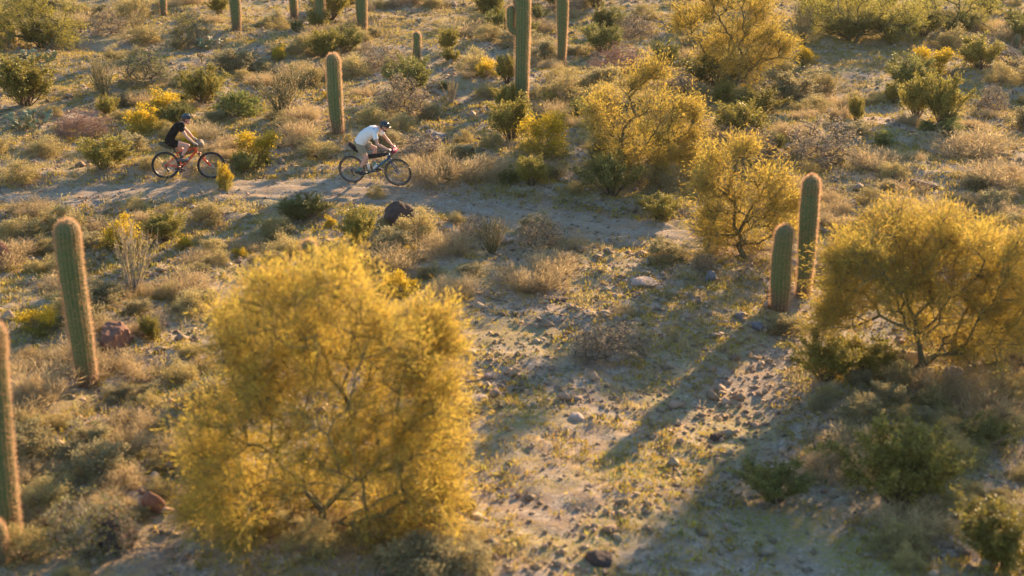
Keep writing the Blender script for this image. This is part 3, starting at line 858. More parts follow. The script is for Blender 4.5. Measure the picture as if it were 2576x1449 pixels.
# kind, base x, base y, width px, height px, label, variant
HERO = [
 ('creosote', 65, 278, 170, 125, "big olive creosote bush at the picture's edge above the green prickly pear", 0),
 ('creosote', 105, 128, 105, 70, "yellow-olive creosote bush under the corner palo verde tree", 1),
 ('pear', 95, 160, 90, 48, "prickly pear with white sunlit pads, under the dark stubby saguaro", 0),
 ('pear', 25, 178, 80, 40, "dark green prickly pear spreading at the picture's edge below the white-padded one", 1),
 ('pear', 70, 322, 95, 50, "green prickly pear in the shade in front of the big olive creosote", 2),
 ('pear', 532, 122, 85, 42, "pale prickly pear patch in front of the dark upright thorn bush", 0),
 ('cholla', 508, 162, 34, 42, "small dark cholla standing just below the pale prickly pear patch", 0),
 ('fan', 262, 252, 95, 108, "grey-green broom bush fanning upward beside the dark thorny bush", 0),
 ('darktwig', 368, 225, 150, 105, "broad dark thorny bush with pale tips, right beside the grey-green broom", 0),
 ('twig', 275, 92, 100, 62, "spreading bare grey bush behind the broad dark thorny bush", 0),
 ('darktwig', 476, 112, 105, 102, "upright dark thorn bush standing over the pale prickly pear patch", 1),
 ('fan', 345, 90, 50, 60, "thin straw broom bush between the spreading bare bush and the upright thorn bush", 1),
 ('creosote', 513, 268, 115, 92, "olive creosote bush uphill of the cyclist in black", 2),
 ('brittle', 313, 268, 52, 34, "small lime-green shrub in front of the broad dark thorny bush", 0),
 ('straw', 355, 268, 70, 45, "dry pinkish shrub next to the small lime-green one", 0),
 ('pink', 205, 345, 150, 62, "low pink bare bush sprawling uphill of the trail", 0),
 ('gold', 362, 345, 100, 78, "gold flowering bush uphill and behind the cyclist in black", 0),
 ('gold', 642, 418, 120, 92, "brightest gold flowering bush, between the two cyclists by the trail", 1),
 ('gold', 568, 478, 44, 72, "narrow yellow weed hiding part of the orange bicycle's front wheel", 2),
 ('creosote', 262, 436, 130, 82, "yellow-green creosote bush just behind the orange bicycle", 3),
 ('bursage', 48, 462, 95, 58, "rounded pale green shrub where the trail meets the picture's edge", 0),
 ('bursage', 110, 395, 110, 50, "soft yellow shrub uphill of the rounded pale green one", 1),
 ('fan', 711, 304, 145, 130, "widest straw-coloured broom bush, uphill of the brightest gold bush", 2),
 ('creosote_dark', 1025, 248, 120, 92, "dark green creosote bush in front of the small young saguaro", 0),
 ('palefan', 1134, 268, 55, 72, "small pale ocotillo standing between the dark creosote and the tallest saguaro", 0),
 ('twig', 964, 178, 120, 66, "brown bare bush behind the dark green creosote", 1),
 ('creosote', 1272, 285, 75, 70, "yellow-green creosote bush at the foot of the tallest saguaro", 0),
 ('brittle', 1080, 304, 60, 48, "light green shrub uphill of the cyclist in white", 1),
 ('bursage', 936, 318, 85, 55, "straw-yellow shrub right behind the lone leaning saguaro's base", 2),
 ('bursage', 800, 402, 110, 60, "pale olive shrub growing at the trail edge below the lone leaning saguaro", 3),
 ('straw', 1120, 468, 130, 82, "tall dry brush beside the front wheel of the blue bicycle", 1),
 ('straw', 1230, 450, 110, 60, "dry brush further along the trail edge from the blue bicycle", 2),
 ('bursage', 1402, 212, 62, 40, "round pale bursage mound at the foot of the slim saguaro", 0),
 ('creosote_dark', 1530, 92, 78, 76, "dark green creosote bush near the top, behind the pink bare bush", 1),
 ('pink', 1555, 195, 145, 82, "rose-pink bare bush behind the bent-trunk golden tree", 1),
 ('twig', 1600, 100, 120, 60, "dull bare bush between the dark creosote and the bright tree on the slope", 2),
 ('creosote_dark', 1672, 172, 80, 62, "dark creosote bush beside the rose-pink bare bush", 2),
 ('creosote_dark', 1800, 225, 160, 88, "broad dark creosote bush under the bright tree on the slope", 0),
 ('creosote_dark', 1541, 502, 135, 110, "dark creosote bush in front of the bent-trunk golden tree", 1),
 ('green', 1451, 298, 62, 44, "small bright green shrub beside the bent-trunk golden tree's crown", 0),
 ('creosote', 1860, 368, 150, 100, "dense round creosote bush with yellow tips, upslope of the loose golden tree", 1),
 ('creosote', 1905, 300, 115, 70, "yellow-tipped creosote bush directly behind the dense round one", 2),
 ('gold', 2022, 165, 62, 48, "small yellow bush beside the shaded clearing", 0),
 ('gold', 2335, 196, 115, 78, "wide yellow bush on the sunny bank across the shaded clearing", 1),
 ('creosote', 2465, 182, 110, 84, "dark olive creosote bush under the arch of fallen grey branches", 3),
 ('creosote', 2305, 305, 105, 112, "olive creosote bush, one of two standing side by side on the bank", 0),
 ('creosote', 2370, 322, 100, 128, "taller creosote bush of the two standing side by side on the bank", 2),
 ('creosote', 2153, 308, 46, 62, "narrow upright creosote bush on the bank edge", 1),
 ('straw', 2112, 305, 52, 50, "dry tuft touching the narrow upright creosote", 3),
 ('fan', 2020, 122, 60, 112, "tall grey-green broom bush beyond the small yellow bush", 1),
 ('brittle', 1985, 262, 150, 84, "greyish straw-topped shrub behind the yellow-tipped creosote pair", 2),
 ('twig', 2065, 412, 200, 112, "wide dry thorny bush upslope of the taller green saguaro", 0),
 ('creosote_dark', 2130, 108, 110, 70, "dark bush at the foot of the far thicket", 0),
 ('creosote_dark', 2230, 106, 110, 74, "deep olive bush in the far thicket next to the grey snags", 1),
 ('creosote', 2320, 100, 120, 70, "brownish creosote bush in the far thicket", 3),
 ('green', 2330, 332, 50, 30, "low blue-green shrub at the foot of the bank pair of creosotes", 1),
 ('green', 2222, 370, 52, 38, "low green shrub alone on the shaded bank", 0),
 ('straw', 2440, 400, 170, 70, "wide pale straw shrub on the sunny dry slope", 0),
 ('straw', 2540, 470, 150, 66, "pale straw shrub at the picture's edge on the dry slope", 1),
 ('straw', 2210, 430, 110, 52, "pale straw shrub between the thorny bush and the dark root mound", 2),
 ('creosote', 2075, 968, 160, 120, "green creosote bush below the wide golden tree, in its shade", 2),
 ('creosote', 2185, 950, 140, 90, "low green creosote bush by the wide golden tree's trunk", 3),
 ('brittle', 1985, 848, 100, 62, "grey shrub at the foot of the pair of green saguaros", 3),
 ('creosote', 2262, 1290, 280, 215, "largest olive creosote bush, shaded, in the lower corner", 2),
 ('creosote_dark', 1950, 1275, 150, 110, "dim dark bush in the shade beside the dry wash", 0),
 ('creosote', 2505, 1440, 230, 160, "gold-olive creosote bush in the lowest corner", 1),
 ('creosote_dark', 2480, 1130, 130, 80, "dark bush on the sunny slope below the wide golden tree", 1),
 ('darktwig', 225, 1400, 250, 165, "big dead-looking bush added as a dark mass over the largest dark boulder", 1),  # bush added to give the lower corner its dark mass
 ('palefan', 333, 750, 140, 195, "pale ocotillo with spreading stems behind the thick sunlit-edged saguaro", 1),
 ('gold', 312, 640, 110, 92, "gold flowering bush behind the pale ocotillo", 2),
 ('creosote', 415, 612, 120, 72, "yellow-green bush beside the gold bush below the trail", 0),
 ('gold', 100, 838, 120, 60, "low gold flowers beside the thick sunlit-edged saguaro", 1),
 ('bursage', 60, 600, 120, 55, "pale shrub below the trail near the picture's edge", 1),
 ('creosote_dark', 762, 562, 110, 66, "dark green bush below the trail between the cyclists' shadows", 2),
 ('bursage', 528, 560, 90, 52, "yellow-green mound below the orange bicycle", 2),
 ('bursage', 694, 600, 95, 56, "yellow mound below the dark green trailside bush", 4),
 ('creosote', 904, 622, 115, 90, "olive bush just below the blue bicycle's rear wheel", 1),
 ('bursage', 1050, 606, 120, 82, "rounded straw bush just below the dark rock heap", 3),
 ('bursage', 946, 498, 50, 32, "small yellow tuft under the blue bicycle, on the trail", 0),
 ('fan', 1238, 645, 92, 105, "brown broom bush below the trail casting a long shadow", 0),
 ('brittle', 1345, 590, 90, 50, "grey-green shrub at the trail edge beside the brown broom bush", 0),
 ('twig', 1530, 910, 210, 100, "low dead brown bush lying on the open slope", 1),
 ('straw', 1390, 690, 110, 55, "brownish dry mound on the open slope", 2),
 ('straw', 300, 950, 140, 62, "dry straw clump at the thick sunlit-edged saguaro's foot", 1),
 ('straw', 95, 1010, 130, 110, "tall dry clump between the two big saguaros at the edge", 3),
 ('bursage', 180, 1470, 90, 50, "small pale shrub on the bottom edge in front of the dark boulder", 0),
 ('straw', 470, 740, 120, 62, "straw shrub beside the pale ocotillo's foot", 2),
 ('straw', 80, 540, 110, 40, "flat dry shrub on the near edge of the trail", 3),
 ('brittle', 1680, 660, 100, 62, "greyish shrub below the trail by the loose golden tree", 1),
 ('creosote', 1660, 560, 110, 62, "yellow-green bush on the trail edge near the loose golden tree", 3),
]
for k, px, py, wp, hp, lab, v in HERO:
    b = at(px, py); s = scale_at(b)
    b = at(px, py - wp * .08)
    gname = {'gold': "gold flowering bushes", 'pear': "prickly pear cacti", 'palefan': "pale ocotillos"}.get(k)
    plant(k, b - Vector((0, 0, .02)), wp * s * 1.06, hp * s / .95, lab, gname or {'creosote': "olive creosote bushes", 'creosote_dark': "dark creosote bushes", 'bursage': "bursage and brittlebush mounds", 'brittle': "bursage and brittlebush mounds", 'straw': "dry straw shrubs", 'twig': "bare twiggy bushes", 'pink': "bare twiggy bushes", 'darktwig': "bare twiggy bushes", 'fan': "broom bushes", 'green': "green shrubs", 'cholla': None}[k], variant=v)
for q in [(532, 105, "the pale prickly pear patch"), (368, 180, "the broad dark thorny bush"), (476, 70, "the upright thorn bush"), (362, 310, "the gold bush uphill"), (642, 385, "the brightest gold bush"), (711, 250, "the widest broom bush"), (1025, 210, "the dark creosote by the young saguaro"), (1238, 600, "the brown broom bush"), (333, 680, "the pale ocotillo"), (1530, 870, "the low dead brown bush"), (1555, 165, "the rose-pink bare bush"), (1860, 330, "the dense round creosote"), (2065, 360, "the wide dry thorny bush"), (2340, 260, "the bank pair of creosotes"), (2262, 1200, "the largest shaded creosote"), (2335, 160, "the wide yellow bush"), (470, 400, "the cyclist in black"), (945, 400, "the cyclist in white"), (65, 230, "the big edge creosote"), (1541, 460, "the dark creosote by the bent tree"), (1950, 1230, "the dim bush by the wash"), (2100, 150, "the shaded clearing"), (2500, 1380, "the lowest corner creosote")]: lm(*q)

# fallen dead branches, arching (top right)
def dead_branches():
    rs = np.random.RandomState(3)
    b = at(2560, 155); s = scale_at(b)
    P1, P2, Ra, Rb = [], [], [], []
    for i in range(46):
        L = rs.uniform(1.1, 2.0); off = rs.normal(size=3) * [.1, .35, .05]
        prev = np.array([0, 0, 0.]) + off
        ht = rs.uniform(.8, 1.25)
        for k in range(1, 11):
            t = k / 10
            p = off + np.array([-L * t, rs.normal() * .03 + off[1] * t * .8, ht * math.sin(math.pi * (.15 + .55 * t)) - ht * math.sin(math.pi * .15)]) + rs.normal(size=3) * .02
            P1.append(prev); P2.append(p); Ra.append(.022 * (1 - t * .8)); Rb.append(.022 * (1 - (t + .1) * .8)); prev = p
            if rs.uniform() < .5:
                q = p + unit(rs.normal(size=3) + [-1.0, 0, -.2]) * rs.uniform(.15, .4)
                P1.append(p); P2.append(q); Ra.append(.006); Rb.append(.003)
    V, Fq = frusta(P1, P2, Ra, Rb, 4)
    o = mesh_np("dead_branch", V, Fq, M['stem_grey'])
    o.location = b
    tag(o, "arching heap of fallen silvery branches over the dark olive creosote", "dead tree")
dead_branches(); lm(2480, 90, "the fallen grey branches")

# rocks
def rk(px, py, wp, hp, m, label, seed, d=1.0, name="rock"):
    b = at(px, py); s = scale_at(b)
    rock(b - Vector((0, 0, .04)), (wp * s, wp * s * d, hp * s * 1.1), M[m], label, seed, rot=seed, name=name)
rk(1008, 552, 92, 56, 'rock', "dark brown rock heap just below the blue bicycle's front wheel", 3)
rk(4, 668, 70, 70, 'rock_red', "rusty red boulder cropped by the picture's edge below the trail", 4)
rk(292, 872, 140, 66, 'rock_red', "reddish ledge rock beside the thick sunlit-edged saguaro", 5, .7)
rk(392, 822, 46, 24, 'rock_pale', "pale flat-topped rock near the reddish ledge", 6)
rk(300, 832, 60, 26, 'rock_pale', "light pinkish rock on top of the reddish ledge", 7)
rk(290, 1370, 150, 80, 'rock', "largest dark boulder, in shade at the lower corner", 8, .8, "boulder")
rk(385, 1285, 70, 60, 'rock_red', "red rock standing in for the sunlit side of the largest dark boulder", 9, .8)  # red colour stands in for orange sunlight on the boulder's side
rk(1182, 1020, 110, 34, 'rock_pale', "pinkish slab beside the largest golden tree with deep shade under it", 10, .6)
rk(1228, 945, 26, 14, 'rock_pale', "small square pale stone above the pinkish slab", 11)
rk(1250, 978, 26, 16, 'rock_pale', "small white stone nearest the pinkish slab", 12)
rk(1104, 350, 56, 24, 'rock_grey', "grey rock pair uphill of the cyclist in white, larger one", 13)
rk(1085, 336, 34, 14, 'rock_grey', "smaller grey rock touching the larger one uphill of the cyclist in white", 14)
rk(1187, 388, 20, 22, 'rock', "small upright dark rock uphill of the trail", 15)
rk(1788, 702, 38, 26, 'rock_grey', "round blue-grey rock on the slope below the loose golden tree", 16)
rk(1461, 392, 30, 12, 'rock_pale', "bright white stone above the trail by the bent-trunk golden tree", 17)
rk(2315, 470, 100, 30, 'rock', "dark root mound on the dry slope under the bank", 18, .7, "earth_mound")
rk(660, 690, 60, 26, 'rock_red', "red-brown rock beside the top of the largest golden tree", 19)
rk(1400, 760, 70, 22, 'rock', "low brown rock patch on the open slope", 20)
rk(1060, 1330, 90, 60, 'rock', "brown rock under the largest golden tree's lower edge", 21)
rk(1510, 1410, 80, 40, 'rock', "dark rock on the open slope at the bottom", 22)
rk(1800, 1105, 40, 22, 'rock', "lone brown rock in the shade beside the wash", 23)
rk(1620, 712, 70, 18, 'rock_pale', "long pale rock on the open slope, uphill of the low dead bush", 24)
rk(1450, 1050, 50, 16, 'rock_pale', "flat pale rock on the open slope beside the long shadow", 25)
rk(2400, 940, 60, 22, 'rock_pale', "white stone on bare ground by the wide golden tree's trunk", 26)
rk(1860, 795, 36, 16, 'rock_grey', "grey stone at the edge of the wash before the green saguaros", 27)
rk(1905, 825, 46, 20, 'rock_grey', "wider grey stone lying in the wash by the green saguaros", 28)

# ================================================================ scattered shrubs, each a thing with its own label
rnd = random.Random(77)
blocked = [(h[1], h[2] - h[4] * .3, h[3] * .42) for h in HERO]
blocked += [(419, 453, 60), (530, 450, 60), (884, 461, 60), (1003, 470, 60), (945, 440, 70), (475, 440, 70)]
blocked += [(1049, 185, 55), (1412, 200, 30), (1312, 300, 45), (851, 375, 40), (1960, 810, 60), (217, 1000, 60), (31, 140, 30), (1134, 285, 40), (532, 135, 60), (95, 175, 60), (70, 340, 60), (1461, 405, 40), (1104, 360, 40)]
placed = []
DESC = {
 'bursage': ["soft yellow-green shrub", "rounded straw-green mound", "low pale bursage mound"],
 'brittle': ["silvery green shrub", "dusty grey-green mound"],
 'straw': ["dry straw tuft", "wispy blond shrub"],
 'creosote': ["small olive creosote bush", "open olive bush"],
 'twig': ["bare grey twiggy bush"],
 'gold': ["small yellow-flowered bush"],
 'green': ["little bright green shrub"],
 'creosote_dark': ["small dark green bush"],
}
cands = []
tries = 0
while len(placed) < 520 and tries < 90000:
    tries += 1
    px = rnd.uniform(-20, 2596); py = rnd.uniform(2, 1440)
    if py > 640 and rnd.random() < .5: continue
    if py > 180 and rnd.random() < .25: continue
    if 1180 < px < 1900 and 620 < py: 
        if rnd.random() < .8 or py > 800: continue
    if placed and rnd.random() < .45:          # brush gathers in thickets
        q = rnd.choice(placed); a_ = rnd.uniform(0, 6.28); d_ = rnd.uniform(.45, 1.1)
        qx, qy = q[0] + math.cos(a_) * d_, q[1] + math.sin(a_) * d_
        px, py, _ = to_px(qx, qy, hz(qx, qy))
        if not (-20 < px < 2596 and 2 < py < 1440): continue
    x, y, z = at(px, py)
    tdd = float(pdist([x], [y], TRAIL)[0]); wdd = float(pdist([x], [y], WASH)[0])
    if tdd < 1.35 + .35 * rnd.random() or wdd < 1.1: continue
    s = scale_at((x, y, z))
    wm = rnd.choice([.45, .6, .75, .9, 1.1] if py > 420 else [.6, .8, 1.0, 1.25, 1.5]) * rnd.uniform(.85, 1.15)
    wpx = wm / s
    if any(math.hypot(px - a, (py - b_) * 2.2) < c + wpx * .3 for a, b_, c in blocked): continue
    if any(math.hypot(x - q[0], y - q[1]) < (wm + q[2]) * .34 for q in placed): continue
    # not inside the golden-tree crowns where nothing would show
    if 560 < px < 1080 and 760 < py < 1300: continue
    if 2100 < px < 2540 and 640 < py < 880: continue
    # the clearing stays open
    if 2030 < px < 2270 and 130 < py < 230: continue
    if px > 1950 and 380 < py < 560: kinds = ['straw'] * 6 + ['brittle'] * 2 + ['bursage']
    elif py < 140: kinds = ['bursage'] * 5 + ['brittle'] * 3 + ['straw'] * 3 + ['creosote'] * 3 + ['twig'] * 2 + ['creosote_dark'] * 2
    elif py < 480: kinds = ['bursage'] * 7 + ['brittle'] * 3 + ['straw'] * 7 + ['creosote'] * 2 + ['twig'] + ['gold'] + ['green'] + ['creosote_dark']
    else: kinds = ['bursage'] * 6 + ['brittle'] * 3 + ['straw'] * 5 + ['twig']
    if px < 1100 and 560 < py < 900: kinds += ['creosote'] * 2 + ['gold']
    k = rnd.choice(kinds)
    placed.append((x, y, wm, k, px, py, rnd.choice(DESC[k])))
def sector(dx, dy):
    a = math.degrees(math.atan2(-dy * 2.0, dx)) % 360
    return int(((a + 22.5) % 360) // 45)
SECT = ["to the right of", "beyond and right of", "directly uphill of", "beyond and left of", "to the left of", "before and left of", "directly downhill of", "before and right of"]
used = set()
for i, p in enumerate(placed):
    px, py, desc = p[4], p[5], p[6]
    best = None
    for rank_max in (0, 1, 2):
        for (lx, ly, ph) in sorted(LAND, key=lambda q: math.hypot(q[0] - px, (q[1] - py) * 2))[:14]:
            sec = sector(px - lx, py - ly)
            d0 = math.hypot(px - lx, (py - ly) * 2)
            same = sum(1 for q in placed if q[6] == desc and q is not p and sector(q[4] - lx, q[5] - ly) == sec and math.hypot(q[4] - lx, (q[5] - ly) * 2) < d0)
            if same > rank_max: continue
            word = ["first", "second", "third"][same]
            lab = f"{desc}, {word} {SECT[sec]} {ph}"
            if lab not in used: best = lab; break
        if best: break
    if best is None:
        q = sorted(LAND, key=lambda q: math.hypot(q[0] - px, (q[1] - py) * 2))
        for a_, b_ in ((0, 1), (0, 2), (1, 2), (0, 3), (1, 3), (2, 3), (0, 4)):
            best = f"{desc} between {q[a_][2]} and {q[b_][2]}"
            if best not in used: break
    used.add(best)
    x, y, wm, k = p[:4]
    hm = wm * {'bursage': .62, 'brittle': .6, 'straw': .62, 'creosote': .95, 'twig': .75, 'gold': .8, 'green': .6, 'creosote_dark': .85}[k] * rnd.uniform(.8, 1.15)
    plant(k, (x, y, hz(x, y) - .03), wm, hm, best, {'creosote': "olive creosote bushes", 'creosote_dark': "dark creosote bushes", 'bursage': "bursage and brittlebush mounds", 'brittle': "bursage and brittlebush mounds", 'straw': "dry straw shrubs", 'twig': "bare twiggy bushes", 'gold': "gold flowering bushes", 'green': "green shrubs"}[k])

# ================================================================ stuff: gravel, annual weeds, dry grass
def inframe(n, seed, mx=3.0):
    rs = np.random.RandomState(seed)
    y = rs.uniform(19.5, 74, n * 3); x = rs.uniform(-28, 28, n * 3)
    ok = np.abs(x) < (y * 1.0) * .34 + mx
    # constant density on the picture needs more points nearby: thin the far ones a little
    ok &= rs.uniform(size=len(y)) < (34 / np.maximum(y, 34)) ** .6
    x = x[ok][:n]; y = y[ok][:n]
    return x, y, rs
x, y, rs = inframe(120000, 1)
tdd = pdist(x, y, TRAIL)
keep = (rs.uniform(size=len(x)) < np.where(tdd < 1.3, .55, 1.0)) & (rs.uniform(size=len(x)) < .25 + .95 * sstep(.35, .65, vnoise(x / 1.7, y / 1.7, 61)))
x, y = x[keep], y[keep]; n = len(x)
sz = np.clip(np.exp(rs.normal(-3.62, .60, n)), .010, .16); sz = np.where(pdist(x, y, TRAIL) < 1.3, np.minimum(sz, .05), sz)
octa = np.array([[1, 0, 0], [0, 1, 0], [-1, 0, 0], [0, -1, 0], [0, 0, 1], [0, 0, -1]], float)
V = octa[None] * rs.uniform(.6, 1.3, (n, 6, 1)) + rs.normal(size=(n, 6, 3)) * .16
a = rs.uniform(0, 6.28, n); ca, sa = np.cos(a), np.sin(a)
V = V * sz[:, None, None] * np.stack([rs.uniform(.8, 1.5, n), rs.uniform(.8, 1.2, n), rs.uniform(.45, .9, n)], 1)[:, None]
V = np.stack([V[..., 0] * ca[:, None] - V[..., 1] * sa[:, None], V[..., 0] * sa[:, None] + V[..., 1] * ca[:, None], V[..., 2]], -1)
V += np.stack([x, y, H(x, y) + sz * .25], 1)[:, None]
Ft = np.array([[0, 1, 4], [1, 2, 4], [2, 3, 4], [3, 0, 4], [1, 0, 5], [2, 1, 5], [3, 2, 5], [0, 3, 5]])
F = (Ft[None] + (np.arange(n) * 6)[:, None, None]).reshape(-1, 3)
tag(mesh_np("gravel", V.reshape(-1, 3), F, M['stones']), "loose tan and grey stones strewn over the desert ground", "gravel", kind="stuff")

def tufts(name, label, cat, n, seed, m, per, lr, wr, up, maskseed, mlo, mhi, msc, rad, base=.04):
    x, y, rs = inframe(n, seed)
    k = sstep(mlo, mhi, vnoise(x / msc, y / msc, maskseed) * .65 + vnoise(x / (msc * .3), y / (msc * .3), maskseed + 1) * .35)
    keep = (rs.uniform(size=len(x)) < (k + base) * (.62 if name == 'wildflower_ground_cover' else 1.0)) & (pdist(x, y, TRAIL) > .45 + .9 * rs.uniform(size=len(x))) & (pdist(x, y, WASH) > .6 * rs.uniform(size=len(x)) + .3)
    x, y = x[keep], y[keep]; n = len(x)
    sc_ = rs.uniform(.6, 1.4, n)
    i = np.repeat(np.arange(n), per)
    a = rs.uniform(0, 6.28, len(i)); tl = np.abs(rs.normal(0, up, len(i)))
    D = np.stack([np.sin(tl) * np.cos(a), np.sin(tl) * np.sin(a), np.cos(tl)], 1)
    z = H(x, y)
    P = np.stack([x[i], y[i], z[i] - .005], 1) + np.stack([np.cos(a), np.sin(a), 0 * a], 1) * (rs.uniform(0, rad, len(i)) * sc_[i])[:, None]
    P = P + D * (rs.uniform(0, lr[1] * .8, len(i)) * sc_[i])[:, None] * .6
    V, F = blades(rs, P, D, rs.uniform(lr[0], lr[1], len(i)) * sc_[i], rs.uniform(wr[0], wr[1], len(i)) * sc_[i])
    tag(mesh_np(name, V, F, m), label, cat, kind="stuff")
tufts("wildflower_ground_cover", "low yellow-green annual plants carpeting patches of the slope", "ground cover", 130000, 2, M['annual'], 9, (.03, .075), (.015, .03), .8, 71, .34, .56, 3.0, .07)
tufts("dry_grass", "short dry blond grass tufts between the shrubs", "grass", 20000, 3, M['drygrass'], 9, (.06, .16), (.004, .009), .55, 81, .40, .62, 2.4, .05)
tufts("low_scrub", "knee-high blond and olive scrub filling the gaps between bushes", "scrub", 9500, 6, M['bursage'], 46, (.04, .10), (.012, .024), .7, 101, .38, .62, 2.6, .17, .06)
tufts("green_weeds", "small green weeds scattered in random patches", "weeds", 14000, 4, M['ribgreen'], 9, (.03, .08), (.014, .026), .8, 91, .52, .66, 4.0, .07, .02)
tufts("yellow_flower_carpet", "tiny golden flowers dotting the open slope", "flowers", 16000, 5, M['gold'], 5, (.018, .035), (.016, .028), 1.1, 95, .50, .66, 3.2, .10, .015)

# ================================================================ BICYCLES
def wheel(bike, c, tyre_m, rear=False, seed=0):
    cx, cz = c
    wb = MB()
    wb.lathe_y((cx, 0, cz), [(.0, -.052), (.018, -.052), (.018, -.036), (.030, -.034), (.030, -.030), (.014, -.026), (.014, .026), (.030, .030), (.030, .034), (.018, .036), (.018, .052), (.0, .052)], 16)
    n = 28
    for i in range(n):
        a = 2 * math.pi * i / n; s = -1 if i % 2 else 1
        b = a + (.55 if (i // 2) % 2 else -.55)
        wb.tube([(cx + .028 * math.cos(b), s * .031, cz + .028 * math.sin(b)), (cx + .318 * math.cos(a), 0, cz + .318 * math.sin(a))], .0013, 4, False)
    w_ = wb.build("wheel", M['steel'], bike)
    t = MB(); N = 108; k = 12; V = []; F = []
    for i in range(N):
        a = 2 * math.pi * i / N
        for j in range(k):
            an = 2 * math.pi * j / k
            r = .0275
            if math.cos(an) > .2: r *= 1.10 if (i + (1 if j % 2 else 0)) % 2 else .97
            rr = .342 + r * math.cos(an)
            V.append((cx + rr * math.cos(a), r * math.sin(an), cz + rr * math.sin(a)))
    for i in range(N):
        for j in range(k):
            F.append((i * k + j, i * k + (j + 1) % k, ((i + 1) % N) * k + (j + 1) % k, ((i + 1) % N) * k + j))
    t.add(V, F); t.build("tyre", M['rubber'], w_)
    if tyre_m is not None:
        s = MB()
        for sg in (-1, 1):
            s.lathe_y((cx, 0, cz), [(.321, sg * .0185), (.328, sg * .0255), (.336, sg * .0285), (.336, sg * .024)], 72)
        s.build("sidewall", M[tyre_m], w_)
    r = MB(); r.lathe_y((cx, 0, cz), [(.324, -.013), (.318, -.015), (.304, -.011), (.299, 0), (.304, .011), (.318, .015), (.324, .013)], 72)
    r.build("rim", M['rim'], w_)
    d = MB(); d.lathe_y((cx, 0, cz), [(.082, .040), (.082, .043), (.060, .043), (.060, .040), (.082, .040)], 36)
    for i in range(6):
        a = i * math.pi / 3; d.tube([(cx + .02 * math.cos(a), .041, cz + .02 * math.sin(a)), (cx + .064 * math.cos(a + .4), .041, cz + .064 * math.sin(a + .4))], .004, 4)
    d.build("brake_disc", M['steel'], w_)
    if rear:
        cs = MB()
        for i in range(9):
            rr = .090 - i * .0080; yy = -.030 - i * .0028
            cs.lathe_y((cx, yy, cz), [(rr - .010, -.0007), (rr, -.0007), (rr, .0007), (rr - .010, .0007), (rr - .010, -.0007)], 36)
            for q in range(5):
                a = q * 1.2566 + i * .2; cs.tube([(cx + .018 * math.cos(a), yy, cz + .018 * math.sin(a)), (cx + (rr - .008) * math.cos(a + .2), yy, cz + (rr - .008) * math.sin(a + .2))], .002, 3)
        cs.build("cassette", M['steel'], w_, smooth=False)
    return w_

